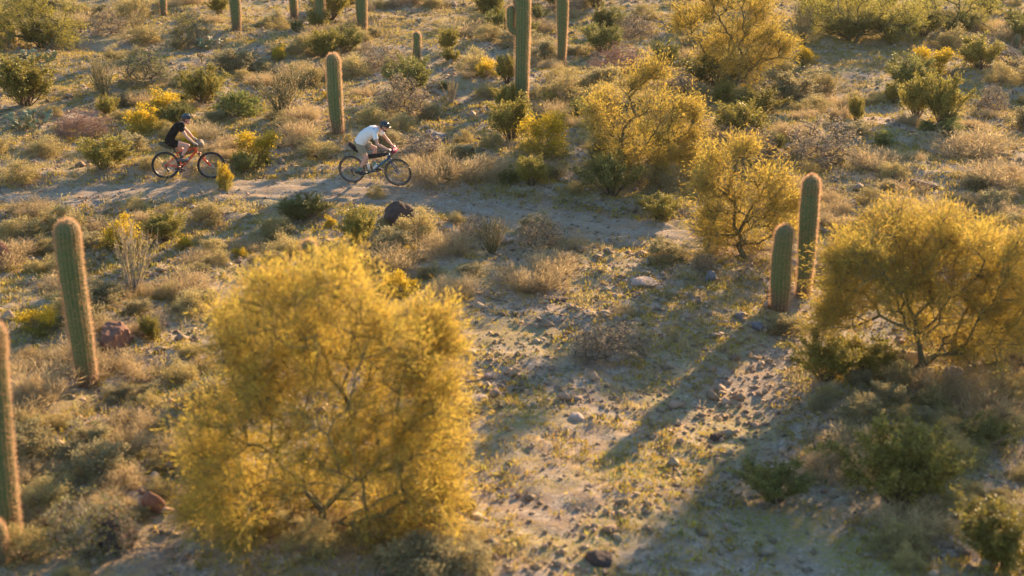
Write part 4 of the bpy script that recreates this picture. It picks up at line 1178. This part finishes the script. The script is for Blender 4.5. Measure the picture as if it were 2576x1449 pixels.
RW = .3705
def bicycle(spec):
    bike = empty("bicycle", spec['mat'])
    wb = spec['wb']; rh = Vector((0, 0, RW)); fh = Vector((wb, 0, RW))
    bb = Vector(spec['bb']); st = Vector(spec['seat_top']); ht = Vector(spec['head_top']); hb = Vector(spec['head_bot'])
    pm = M[spec['paint']]; fm = M[spec['fork_paint']]
    wheel(bike, (0, RW), spec['tyre'], True); wheel(bike, (wb, RW), spec['tyre'])
    f = MB()
    f.tube([bb, bb.lerp(st, .5), st], [.018, .0165, .016], 12)
    hd = (ht - hb).normalized()
    f.tube([hb - hd * .01, ht + hd * .01], .023, 14)
    tt0 = st - (st - bb).normalized() * .03
    f.tube([tt0, tt0.lerp(ht, .5) + Vector((0, 0, -.004)), ht - hd * .03], [.015, .0165, .018], 12)
    f.tube([bb, bb.lerp(hb, .5), hb + hd * .03], [spec['dt'], spec['dt'] * 1.08, spec['dt']], 12)
    f.tube([bb - Vector((0, .038, 0)), bb + Vector((0, .038, 0))], .024, 14)
    for s in (-1, 1):
        f.tube([bb + Vector((-.03, s * .028, 0)), Vector((bb.x * .55, s * .044, RW - .02)), Vector((.02, s * .058, RW))], [.012, .011, .009], 8)
        ss = tt0 - (st - bb).normalized() * spec.get('ssdrop', .0)
        f.tube([ss + Vector((0, s * .016, 0)), ss.lerp(rh, .35) + Vector((0, s * .045, 0)), Vector((.01, s * .058, RW + .01))], [.009, .009, .008], 8)
        f.box((.005, s * .058, RW), (.05, .006, .05))
    fr = f.build("frame", pm, bike)
    fk = MB()
    cr = hb - hd * .035
    sus = spec['sus']
    steer = hd
    if sus:
        fk.tube([cr + Vector((0, -.075, 0)), cr, cr + Vector((0, .075, 0))], [.022, .028, .022], 10)
        for s in (-1, 1):
            a = cr + Vector((0, s * .072, 0)); c_ = Vector((wb - .012, s * .062, RW + .0))
            mid = a.lerp(c_, .38)
            fk.tube([mid, mid.lerp(c_, .5), c_], [.031, .030, .022], 12)
        fk.tube([cr + Vector((.05, -.07, -.10)) , cr + Vector((.075, -.05, -.03)), cr + Vector((.085, 0, -.005)), cr + Vector((.075, .05, -.03)), cr + Vector((.05, .07, -.10))], .012, 8)
        fko = fk.build("fork", fm, bike)
        sg = MB()
        for s in (-1, 1):
            a = cr + Vector((0, s * .072, 0)); c_ = Vector((wb - .012, s * .062, RW))
            sg.tube([a, a.lerp(c_, .40)], .0165, 10)
        sg.build("stanchion", M['black'], fko)
    else:
        fk.tube([hb, cr, cr - hd * .01], [.022, .026, .026], 12)
        for s in (-1, 1):
            fk.tube([cr + Vector((0, s * .015, 0)), cr + Vector((.004, s * .052, -.045)), cr.lerp(Vector((wb, s * .056, RW)), .55) + Vector((-.004, s * .056, 0)), Vector((wb, s * .056, RW))], [.020, .020, .016, .010], 10)
        fko = fk.build("fork", fm, bike)
    # cockpit
    hbc = Vector(spec['bar']); stem_top = ht + hd * .03
    h = MB(); h.tube([stem_top - hd * .02, stem_top + hd * .02], .019, 10)
    h.tube([stem_top, hbc], [.017, .018], 10); h.build("stem", M['black'], bike)
    hb_ = MB(); W = spec['bar_w'] / 2
    if spec['bar_kind'] == 'flat':
        hb_.tube([hbc + Vector((-.05, -W, .0)), hbc + Vector((-.02, -W * .55, .0)), hbc + Vector((0, -.05, 0)), hbc + Vector((0, .05, 0)), hbc + Vector((-.02, W * .55, .0)), hbc + Vector((-.05, W, .0))], [.011, .011, .0155, .0155, .011, .011], 10)
        bar = hb_.build("handlebar", M['black'], bike)
        for s in (-1, 1):
            g_ = MB(); p0 = hbc + Vector((-.05, s * W, 0)); p1 = hbc + Vector((-.029, s * (W - .13), 0))
            g_.tube([p0, p0.lerp(p1, .1), p1], [.019, .0165, .0165], 10); g_.build("grip", M['rubber'], bar)
            l_ = MB(); q = hbc + Vector((-.026, s * (W - .16), -.005))
            l_.tube([q, q + Vector((.035, s * .01, -.012)), q + Vector((.040, s * .05, -.025)), q + Vector((.030, s * .11, -.032))], [.010, .007, .005, .005], 8)
            l_.build("brake_lever", M['black'], bar)
    else:
        for s in (-1, 1):
            hb_.tube([hbc, hbc + Vector((0, s * W * .6, 0)), hbc + Vector((.01, s * W * .92, 0)), hbc + Vector((.05, s * W, -.006)), hbc + Vector((.085, s * (W + .012), -.04)), hbc + Vector((.085, s * (W + .025), -.09)), hbc + Vector((.035, s * (W + .035), -.13)), hbc + Vector((-.04, s * (W + .04), -.14))], [.0155, .015, .015, .015, .015, .015, .015, .015], 10)
        bar = hb_.build("handlebar", M['black'], bike)
        for s in (-1, 1):
            l_ = MB(); q = hbc + Vector((.055, s * (W + .004), .004))
            l_.tube([q, q + Vector((.045, 0, .012)), q + Vector((.075, 0, .045))], [.017, .017, .014], 10)
            l_.tube([q + Vector((.065, 0, .02)), q + Vector((.080, s * .005, -.03)), q + Vector((.062, s * .01, -.085))], [.007, .006, .005], 8)
            l_.build("brake_lever", M['black'], bar)
    cb = MB()
    for s in (-1, 1):
        cb.tube([hbc + Vector((.02, s * .06, 0)), hbc + Vector((.07, s * .03, -.05)), hb + Vector((.035, s * .01, -.02)), hb + Vector((.02, 0, -.08))], .0025, 5)
    cb.build("cable", M['black'], bike)
    # seat
    sd = Vector(spec['saddle']); sdir_ = (st - bb).normalized()
    sp = MB(); sp.tube([st - sdir_ * .05, Vector((sd.x + .0, 0, sd.z - .04))], .0145, 10); sp.build("seatpost", M['black'], bike)
    sa = MB(); V = []; F = []
    prof = [(-.13, .062, .0), (-.11, .074, .012), (-.06, .072, .014), (.0, .045, .010), (.06, .024, .008), (.12, .018, .006), (.145, .010, -.004)]
    for (x_, hw, zz) in prof:
        for j in range(10):
            a_ = 2 * math.pi * j / 10; V.append((sd.x + x_, hw * math.cos(a_), sd.z - .012 + zz + .020 * math.sin(a_) - (.015 if math.sin(a_) < -.1 else 0)))
    for i in range(len(prof) - 1):
        for j in range(10): F.append((i * 10 + j, i * 10 + (j + 1) % 10, (i + 1) * 10 + (j + 1) % 10, (i + 1) * 10 + j))
    F.append(tuple(range(9, -1, -1))); F.append(tuple(60 + j for j in range(10)))
    sa.add(V, F)
    for s in (-1, 1): sa.tube([(sd.x - .09, s * .022, sd.z - .025), (sd.x - .05, s * .022, sd.z - .045), (sd.x + .05, s * .022, sd.z - .045), (sd.x + .11, s * .015, sd.z - .02)], .0035, 5)
    sa.build("saddle", M['black'], bike)
    # drivetrain
    ca = spec['crank']
    cm = MB(); near = bb + Vector((math.cos(ca) * .172, -.085, math.sin(ca) * .172)); farp = bb + Vector((-math.cos(ca) * .172, .085, -math.sin(ca) * .172))
    cm.tube([bb + Vector((0, -.062, 0)), bb + Vector((0, .062, 0))], .015, 10)
    cm.tube([bb + Vector((0, -.062, 0)), near], [.015, .010], 8); cm.tube([bb + Vector((0, .062, 0)), farp], [.015, .010], 8)
    crank = cm.build("crank", M['black'], bike)
    cr_ = MB(); cr_.lathe_y((bb.x, -.046, bb.z), [(.066, -.001), (.074, -.0012), (.074, .0012), (.066, .001), (.066, -.001)], 64)
    for q in range(4):
        a = q * 1.57 + .4; cr_.tube([(bb.x, -.048, bb.z), (bb.x + .068 * math.cos(a), -.046, bb.z + .068 * math.sin(a))], .005, 5)
    cr_.build("chainring", M['rim'], crank)
    for p, s in ((near, -1), (farp, 1)):
        pd = MB(); pd.box(p + Vector((0, s * .055, 0)), (.09, .085, .016)); pd.tube([p, p + Vector((0, s * .09, 0))], .006, 6)
        pd.build("pedal", M['black'], crank, bevel=.003)
    ch = MB(); y_ = -.044
    top = [(bb.x + .01, y_, bb.z + .074), (.03, y_, RW + .060)]; dr = Vector((.035, y_, RW - .085)); lower = [(bb.x, y_, bb.z - .074), (.07, y_, RW - .145)]
    ch.tube(top, .0045, 5); ch.tube(lower, .0045, 5); ch.tube([(bb.x + .01, y_, bb.z + .074), (bb.x + .06, y_, bb.z + .045), (bb.x + .074, y_, bb.z), (bb.x + .05, y_, bb.z - .055), (bb.x, y_, bb.z - .074)], .0045, 5)
    ch.tube([(.07, y_, RW - .145), (.05, y_, RW - .10), (.055, y_, RW - .05)], .0045, 5)
    ch.build("chain", M['steel'], bike)
    de = MB(); de.tube([(.0, -.058, RW - .02), (.03, -.06, RW - .07)], .012, 8); de.tube([(.03, -.055, RW - .07), (.062, -.05, RW - .155)], .009, 8)
    de.lathe_y((.035, -.046, RW - .085), [(0, -.004), (.024, -.004), (.024, .004), (0, .004)], 14); de.lathe_y((.065, -.046, RW - .148), [(0, -.004), (.024, -.004), (.024, .004), (0, .004)], 14)
    de.build("derailleur", M['black'], bike)
    return tag(bike, spec['label'], "bicycle")

def bottle(mtx, a, b, label):
    e = empty("water_bottle", mtx)
    a = Vector(a); b = Vector(b); d = (b - a)
    mb = MB(); mb.tube([a, a + d * .02, a + d * .55, a + d * .60, a + d * .66, a + d * .80, a + d * .84], [.030, .036, .036, .032, .036, .036, .026], 16)
    mb.build("bottle_body", M['bottle'], e)
    c = MB(); c.tube([a + d * .84, a + d * .93, a + d * .94, b], [.027, .025, .012, .011], 14); c.build("cap", M['black'], e)
    return tag(e, label, "bottle", "water bottles in the bicycle frames")

def softbag(name, mtx, mb, m, label, voxel=.010, straps=()):
    e = empty(name, mtx)
    remeshed(mb, "bag_body", m, e, voxel, 8)
    for pts in straps:
        s = MB(); s.tube(pts, .007, 6); s.build("strap", M['black'], e)
    return tag(e, label, "bag")

# ================================================================ PEOPLE
def hand(mb, wrist, barc, side, splay=.0):
    """fist closed round a bar that runs along y; side = -1 near, +1 far; four separate fingers and a thumb"""
    w_ = Vector(wrist); b = Vector(barc)
    kn = b + Vector((.010, 0, .034))
    fw = (kn - w_).normalized(); lat = Vector((0, side, 0))
    palm = [w_, w_.lerp(kn, .5)]
    for o in (-.030, -.010, .010, .030):
        mb.caps([w_ + lat * o * .5, w_.lerp(kn, .55) + lat * o * .85, kn + lat * o], [.019, .016, .0115], 8)
    lens = (.86, .98, 1.0, .92)
    for i, o in enumerate((.033, .011, -.011, -.033)):
        s = lens[i]
        k0 = kn + lat * o
        k1 = b + Vector((.038 * s, 0, .008)) + lat * o
        k2 = b + Vector((.026 * s, 0, -.022 * s)) + lat * o * .97
        k3 = b + Vector((-.001, 0, -.027)) + lat * o * .94
        mb.caps([k0, k1, k2, k3], [.0105, .0095, .0088, .0078], 8)
    t0 = w_.lerp(kn, .35) - lat * .030
    mb.caps([t0, b + Vector((-.022, 0, .004)) - lat * .046, b + Vector((.002, 0, -.024)) - lat * .050, b + Vector((.020, 0, -.024)) - lat * .047], [.014, .012, .0105, .009], 8)

def torso_loft(mb, pts, grow=0., k=20):
    """pts: (x, z, half width y, half thickness, dir angle)"""
    V = []; F = []; n = len(pts)
    for i, (x_, z_, hw, ht_) in enumerate(pts):
        a = pts[max(0, i - 1)]; b = pts[min(n - 1, i + 1)]
        t = Vector((b[0] - a[0], 0, b[1] - a[1])).normalized(); nrm = Vector((-t.z, 0, t.x))
        for j in range(k):
            an = 2 * math.pi * j / k
            cy = math.copysign(abs(math.cos(an)) ** .85, math.cos(an)); sy = math.copysign(abs(math.sin(an)) ** .85, math.sin(an))
            V.append(Vector((x_, 0, z_)) + Vector((0, 1, 0)) * cy * (hw + grow) + nrm * sy * (ht_ + grow))
    for i in range(n - 1):
        for j in range(k): F.append((i * k + j, i * k + (j + 1) % k, (i + 1) * k + (j + 1) % k, (i + 1) * k + j))
    F.append(tuple(range(k - 1, -1, -1))); F.append(tuple((n - 1) * k + j for j in range(k)))
    mb.add(V, F)

def person(J, mtx, label):
    body = MB()
    L = lambda a, b, t: Vector(a).lerp(Vector(b), t)
    torso_loft(body, J['torso'])
    n_ = Vector(J['neck']); hd = Vector(J['head']); tilt = Matrix.Rotation(J['tilt'], 3, 'Y')
    neck_top = hd + tilt @ Vector((-.035, 0, -.05))
    base = Vector((J['torso'][-1][0], 0, J['torso'][-1][1]))
    body.caps([base, n_, neck_top], [.062, .056, .055], 14)
    T = lambda x_, y_, z_: hd + tilt @ Vector((x_, y_, z_))
    body.ell(T(-.008, 0, .022), (.098, .076, .098), tilt, 20, 14)
    body.ell(T(.022, 0, -.045), (.066, .058, .072), tilt, 16, 12)
    body.ell(T(.060, 0, -.093), (.026, .030, .022), tilt, 10, 8)
    body.caps([T(.085, 0, .018), T(.104, 0, -.022)], [.010, .0145], 8)
    body.ell(T(.088, 0, -.056), (.014, .026, .008), tilt, 10, 6)
    body.ell(T(.090, 0, -.068), (.012, .022, .007), tilt, 10, 6)
    body.ell(T(.078, 0, .033), (.018, .055, .012), tilt, 12, 6)
    for s in (-1, 1): body.ell(T(-.008, s * .076, -.012), (.020, .010, .032), tilt, 10, 8)
    for s, k in ((-1, 'R'), (1, 'L')):
        sh = Vector(J['sh' + k]); el = Vector(J['el' + k]); wr = Vector(J['wr' + k]); b = Vector(J['bar' + k])
        body.caps([sh, L(sh, el, .3), L(sh, el, .65), el], [.055, .050, .043, .036], 14)
        body.caps([el, L(el, wr, .3), L(el, wr, .7), wr], [.037, .041, .032, .025], 14)
        hand(body, wr, b, s)
        hp = Vector(J['hip' + k]); kn = Vector(J['kn' + k]); an = Vector(J['an' + k]); toe = Vector(J['toe' + k]); heel = Vector(J['heel' + k])
        body.caps([hp, L(hp, kn, .3), L(hp, kn, .7), kn], [.093, .085, .068, .056], 16)
        body.ell(kn + (kn - L(hp, an, .5)).normalized() * .014, .043, None, 12, 8)
        d = (kn - L(hp, an, .5)).normalized()
        body.caps([kn, L(kn, an, .28) - d * .014, L(kn, an, .62) - d * .004, L(kn, an, .9), an], [.052, .057, .044, .033, .034], 14)
        body.caps([an, heel + Vector((0, 0, .03))], [.034, .030], 10)
        body.caps([an + Vector((.02, 0, -.02)), L(heel, toe, .55) + Vector((0, 0, .03)), toe + Vector((-.02, 0, .025))], [.032, .030, .022], 10)
    p = remeshed(body, "person", M['skin'], None, .0065, 3)
    p.matrix_world = mtx
    tag(p, label, "person")
    # eyes
    for s in (-1, 1):
        e = MB(); e.ell(T(.078, s * .030, .012), (.014, .016, .011), tilt, 10, 8); e.build("eye", M['lens'], p)
    # hair
    h = MB(); h.ell(T(-.030, 0, .002), (.086, .081, .092), tilt, 20, 12); h.build("hair", M['hair'], p)
    if J.get('beard'):
        h = MB(); h.ell(T(.040, 0, -.078), (.056, .058, .046), tilt, 14, 10); h.build("beard", M['hair'], p)
    # shirt
    s_ = MB(); torso_loft(s_, J['shirt'], .012)
    for k in 'RL':
        sh = Vector(J['sh' + k]); el = Vector(J['el' + k]); sl = J['sleeve']
        s_.caps([base.lerp(sh, .3), sh], [.075, .070], 14)
        s_.tube([sh, L(sh, el, sl * .5), L(sh, el, sl)], [.070, .068, .070], 16)
    if J.get('loose'):
        for q in J['loose']: s_.ell(q[:3], q[3:6], None, 14, 10)
    shirt = remeshed(s_, "shirt", M[J['shirt_m']], p, .009, 6)
    # shorts
    q = MB(); torso_loft(q, J['shorts'], .014)
    for k in 'RL':
        hp = Vector(J['hip' + k]); kn = Vector(J['kn' + k]); f = J['short_len']
        q.caps([hp, hp + (kn - hp) * .02], [.106, .106], 16)
        q.tube([hp, L(hp, kn, f * .5), L(hp, kn, f)], [.108, .100 + J['short_loose'], .088 + J['short_loose'] * 1.5], 18)
    remeshed(q, "shorts", M[J['shorts_m']], p, .009, 5)
    for k in 'RL':
        an = Vector(J['an' + k]); kn = Vector(J['kn' + k]); toe = Vector(J['toe' + k]); heel = Vector(J['heel' + k])
        so = MB(); so.tube([L(an, kn, J['sock']), L(an, kn, J['sock'] * .5), an, an + (heel - an) * .4], [.043, .040, .038, .038], 14); so.build("sock", M[J['sock_m']], p)
        sh = MB()
        sh.caps([heel + Vector((0, 0, .035)), L(heel, toe, .35) + Vector((0, 0, .042)), L(heel, toe, .75) + Vector((0, 0, .028)), toe + Vector((-.01, 0, .024))], [.040, .043, .043, .032], 14)
        sh.caps([an + Vector((-.004, 0, -.01)), L(heel, toe, .25) + Vector((0, 0, .05))], [.041, .044], 12)
        for o in (-.012, .012): sh.caps([heel + Vector((0, o, .012)), L(heel, toe, .5) + Vector((0, o, .008)), toe + Vector((-.01, o, .012))], [.024, .026, .020], 10)
        remeshed(sh, "shoe", M[J['shoe_m']], p, .007, 3)
    if J.get('glove'):
        for s, k in ((-1, 'R'), (1, 'L')):
            g_ = MB(); b = Vector(J['bar' + k]); wr = Vector(J['wr' + k]); kn = b + Vector((.008, 0, .036))
            for o in (-.030, -.010, .010, .030):
                g_.caps([wr.lerp(kn, -.10) + Vector((0, o * .6, 0)), wr.lerp(kn, .55) + Vector((0, o * .9, .002)), kn + Vector((0, o, .002))], [.024, .020, .015], 8)
                g_.caps([kn + Vector((0, o * 1.1, 0)), b + Vector((.036, o * 1.1, .010))], [.014, .0125], 8)
            remeshed(g_, "glove", M['glove'], p, .006, 2)
    # helmet
    hr = tilt @ Matrix.Rotation(R(-6), 3, 'Y')
    hc = T(-.010, 0, .045)
    V = []; F = []; nu, nv = 48, 16
    for i in range(nv + 1):
        th = (math.pi * .54) * i / nv
        for j in range(nu):
            ph = 2 * math.pi * j / nu
            x_ = math.sin(th) * math.cos(ph); y_ = math.sin(th) * math.sin(ph); z_ = math.cos(th)
            lanes = math.cos(y_ * 16.5); g_ = 1 + (.055 if lanes > .1 else -.035) * (1 if .12 < th < 1.35 else .4)
            if x_ > .86 * 1: g_ *= 1.04
            V.append(hc + hr @ Vector((x_ * .134 * g_, y_ * .099 * g_, z_ * .108 * g_ + (.012 if x_ < -.4 else 0) * -i / nv)))
    for i in range(nv):
        for j in range(nu): F.append((i * nu + j, (i + 1) * nu + j, (i + 1) * nu + (j + 1) % nu, i * nu + (j + 1) % nu))
    hm = MB(); hm.add(V, F)
    hel = hm.build("helmet", M['helmet'], p, smooth=False)
    so_ = hel.modifiers.new("t", 'SOLIDIFY'); so_.thickness = .014
    if J.get('visor'):
        v = MB(); v.box(hc + hr @ Vector((.140, 0, .002)), (.055, .13, .006), hr @ Matrix.Rotation(R(14), 3, 'Y')); v.build("visor", M['black'], hel, bevel=.002)
    else:
        v = MB()
        for yy in (-.062, -.022, .022, .062): v.tube([hc + hr @ Vector((.10, yy * .8, .080)), hc + hr @ Vector((.02, yy, .108 - abs(yy) * .45)), hc + hr @ Vector((-.08, yy * .9, .088 - abs(yy) * .3))], .0075, 6)
        v.build("shell_stripe", M['grey_shell'], hel)
    stp = MB()
    for s in (-1, 1):
        stp.tube([hc + hr @ Vector((.05, s * .088, -.01)), T(.012, s * .080, -.055), T(.035, s * .035, -.118), T(.038, 0, -.124)], .0042, 6)
        stp.tube([hc + hr @ Vector((-.05, s * .085, -.02)), T(.012, s * .080, -.055)], .0042, 6)
    stp.build("strap", M[J['strap_m']], hel)
    return p

def bike_matrix(rear_px, front_px, wb):
    r = at(*rear_px); f = at(*front_px)
    d = Vector((f.x - r.x, f.y - r.y, 0)).normalized()
    mid = (r + f) / 2
    r = mid - d * wb / 2; f = mid + d * wb / 2
    r.z = hz(r.x, r.y) + .012; f.z = hz(f.x, f.y) + .012
    d = (f - r).normalized()
    left = Vector((0, 0, 1)).cross(d).normalized(); up = d.cross(left)
    m = Matrix((d, left, up)).transposed().to_4x4(); m.translation = r
    return m

# rider in black on the orange mountain bike
WB1 = 1.19
m1 = bike_matrix((419.5, 453.0), (529, 450.0), WB1)
bicycle(dict(mat=m1, wb=WB1, bb=(.425, 0, .315), seat_top=(.285, 0, .735), head_top=(.775, 0, .865), head_bot=(.815, 0, .755), dt=.030, paint='orange', fork_paint='orange', sus=True, tyre=None,
             bar=(.835, 0, .985), bar_w=.72, bar_kind='flat', saddle=(.175, 0, .905), crank=R(80), ssdrop=.06,
             label="orange mountain bike ridden by the cyclist in black"))
bottle(m1, (.50, 0, .435), (.63, 0, .60), "clear water bottle in the orange bicycle's frame")
bg_ = MB()
for a, b, r_ in (((.36, 0, .70), (.74, 0, .79), .030), ((.38, 0, .64), (.70, 0, .74), .030), ((.44, 0, .66), (.66, 0, .72), .036)): bg_.caps([a, b], r_, 10)
softbag("frame_bag", m1, bg_, M['brown_bag'], "brown bag slung under the orange bicycle's top tube", straps=([(.45, -.035, .62), (.44, -.03, .73), (.44, .03, .74)],))
bg_ = MB(); bg_.caps([(.13, 0, .885), (-.02, 0, .93), (-.12, 0, .965)], [.045, .072, .062], 14); bg_.caps([(.16, 0, .84), (.02, 0, .875)], [.035, .05], 12)
softbag("saddle_bag", m1, bg_, M['olive_bag'], "olive saddle bag behind the cyclist in black", straps=([(.02, -.065, .93), (.01, -.03, .995), (.01, .03, .995), (.02, .065, .93)], [(-.06, -.072, .94), (-.07, -.03, 1.01), (-.07, .03, 1.01), (-.06, .072, .94)]))
bg_ = MB(); bg_.caps([(.915, -.15, .965), (.925, 0, .955), (.915, .15, .965)], [.085, .092, .085], 14)
softbag("handlebar_bag", m1, bg_, M['tan_bag'], "tan roll bag strapped on the orange bicycle's handlebar", straps=([(.86, -.09, .97), (.90, -.09, 1.045), (.97, -.09, 1.02), (.995, -.09, .95)], [(.86, .09, .97), (.90, .09, 1.045), (.97, .09, 1.02), (.995, .09, .95)]))
J1 = dict(
    torso=[(.10, .945, .10, .085), (.11, 1.00, .165, .115), (.125, 1.09, .155, .105), (.17, 1.20, .130, .092), (.235, 1.31, .145, .100), (.32, 1.41, .165, .098), (.385, 1.465, .155, .080), (.425, 1.50, .085, .058)],
    shirt=[(.115, 1.045, .150, .105), (.13, 1.10, .148, .108), (.17, 1.20, .137, .100), (.235, 1.31, .147, .102), (.32, 1.41, .166, .100), (.385, 1.465, .150, .080), (.420, 1.495, .075, .056)],
    shorts=[(.095, .945, .10, .085), (.105, 1.00, .165, .115), (.120, 1.075, .155, .110)],
    neck=(.465, 0, 1.525), head=(.545, 0, 1.615), tilt=R(8),
    shR=(.395, -.175, 1.435), elR=(.535, -.245, 1.215), wrR=(.735, -.285, 1.045), barR=(.794, -.290, .998),
    shL=(.395, .175, 1.435), elL=(.575, .265, 1.235), wrL=(.735, .285, 1.045), barL=(.794, .290, .998),
    hipR=(.15, -.085, .995), knR=(.585, -.10, .925), anR=(.395, -.135, .595), heelR=(.325, -.135, .520), toeR=(.565, -.140, .500),
    hipL=(.15, .085, .995), knL=(.505, .10, .700), anL=(.345, .135, .290), heelL=(.280, .135, .190), toeL=(.515, .140, .165),
    sleeve=.42, shirt_m='black_cloth', shorts_m='black_cloth', short_len=.40, short_loose=.0, sock=.22, sock_m='sock_grey', shoe_m='shoe_tan', glove=True, strap_m='magenta')
J1['barR'] = (.797, -.29, .985); J1['barL'] = (.797, .29, .985)
person(J1, m1, "person in black shirt and shorts riding the orange bicycle, sitting upright")

# rider in white on the blue drop-bar bike
WB2 = 1.265
m2 = bike_matrix((884.5, 461.5), (1003.5, 470.0), WB2)
bicycle(dict(mat=m2, wb=WB2, bb=(.470, 0, .305), seat_top=(.335, 0, .765), head_top=(1.010, 0, .880), head_bot=(1.060, 0, .735), dt=.027, paint='teal', fork_paint='navy', sus=False, tyre='tan_wall',
             bar=(1.085, 0, .985), bar_w=.40, bar_kind='drop', saddle=(.235, 0, .950), crank=R(188), ssdrop=.05,
             label="blue-green drop-bar bicycle ridden by the cyclist in white"))
bottle(m2, (.475, 0, .395), (.420, 0, .615), "upright silver bottle against the blue bicycle's seat tube")
bottle(m2, (.595, 0, .425), (.735, 0, .565), "slanting silver bottle along the blue bicycle's down tube")
bg_ = MB()
for a, b, r_ in (((.375, 0, .765), (.985, 0, .865), .034), ((.385, 0, .70), (.80, 0, .775), .032), ((.40, 0, .735), (.90, 0, .82), .040)): bg_.caps([a, b], r_, 10)
softbag("frame_bag", m2, bg_, M['black_bag'], "long black bag along the blue bicycle's top tube", straps=([(.55, -.04, .72), (.545, -.036, .80), (.545, .03, .815)], [(.80, -.04, .77), (.80, -.034, .845), (.80, .03, .855)]))
bg_ = MB(); bg_.caps([(.19, 0, .905), (.06, 0, .985), (-.02, 0, 1.045)], [.045, .072, .060], 14); bg_.caps([(.22, 0, .86), (.10, 0, .91)], [.035, .05], 12)
softbag("saddle_bag", m2, bg_, M['black_bag'], "black saddle bag behind the cyclist in white", straps=([(.09, -.065, .98), (.06, -.03, 1.05), (.06, .03, 1.05), (.09, .065, .98)],))
bg_ = MB(); bg_.caps([(1.165, -.115, .965), (1.175, 0, .955), (1.165, .115, .965)], [.070, .078, .070], 14)
softbag("handlebar_bag", m2, bg_, M['pink_bag'], "pink and black pouch on the blue bicycle's handlebar", straps=([(1.11, -.07, .97), (1.15, -.07, 1.04), (1.22, -.07, 1.01), (1.245, -.07, .95)], [(1.11, .07, .97), (1.15, .07, 1.04), (1.22, .07, 1.01), (1.245, .07, .95)]))
J2 = dict(
    torso=[(.20, 1.03, .10, .085), (.22, 1.08, .170, .120), (.26, 1.175, .165, .118), (.335, 1.285, .150, .112), (.45, 1.385, .165, .118), (.585, 1.455, .190, .118), (.680, 1.495, .180, .095), (.735, 1.515, .090, .062)],
    shirt=[(.245, 1.100, .175, .140), (.275, 1.165, .178, .150), (.355, 1.270, .178, .155), (.465, 1.365, .185, .152), (.590, 1.440, .200, .142), (.680, 1.485, .180, .108), (.730, 1.512, .080, .062)],
    shorts=[(.195, 1.03, .11, .090), (.215, 1.08, .172, .125), (.245, 1.145, .168, .128)],
    neck=(.80, 0, 1.535), head=(.915, 0, 1.575), tilt=R(22),
    shR=(.70, -.20, 1.455), elR=(.800, -.275, 1.165), wrR=(1.045, -.205, 1.040), barR=(1.105, -.200, 1.000),
    shL=(.70, .20, 1.455), elL=(.880, .280, 1.200), wrL=(1.050, .205, 1.045), barL=(1.105, .200, 1.000),
    hipR=(.245, -.09, 1.085), knR=(.445, -.12, .745), anR=(.245, -.140, .400), heelR=(.170, -.140, .310), toeR=(.425, -.145, .295),
    hipL=(.245, .09, 1.085), knL=(.615, .115, .955), anL=(.580, .140, .470), heelL=(.510, .140, .375), toeL=(.760, .145, .345),
    sleeve=.58, shirt_m='white_cloth', shorts_m='khaki', short_len=.68, short_loose=.014, sock=.26, sock_m='sock_teal', shoe_m='shoe', glove=False, strap_m='black', visor=True, beard=True,
    loose=[(.37, 0, 1.185, .10, .13, .06)])
person(J2, m2, "person in white shirt and khaki shorts crouched low on the blue bicycle")

# ================================================================ the warm air between camera and slope
hm = bpy.data.materials.new("haze_air"); hm.use_nodes = True
hn = hm.node_tree; hn.nodes.remove(hn.nodes["Principled BSDF"])
pv = hn.nodes.new("ShaderNodeVolumePrincipled")
pv.inputs["Color"].default_value = (.95, .93, .90, 1); pv.inputs["Density"].default_value = .00011; pv.inputs["Anisotropy"].default_value = .4
hn.links.new(pv.outputs[0], hn.nodes["Material Output"].inputs["Volume"])
hb = MB(); hb.box((0, 20, 6.5), (900, 900, 19)); tag(hb.build("haze", hm, smooth=False), kind="stuff")
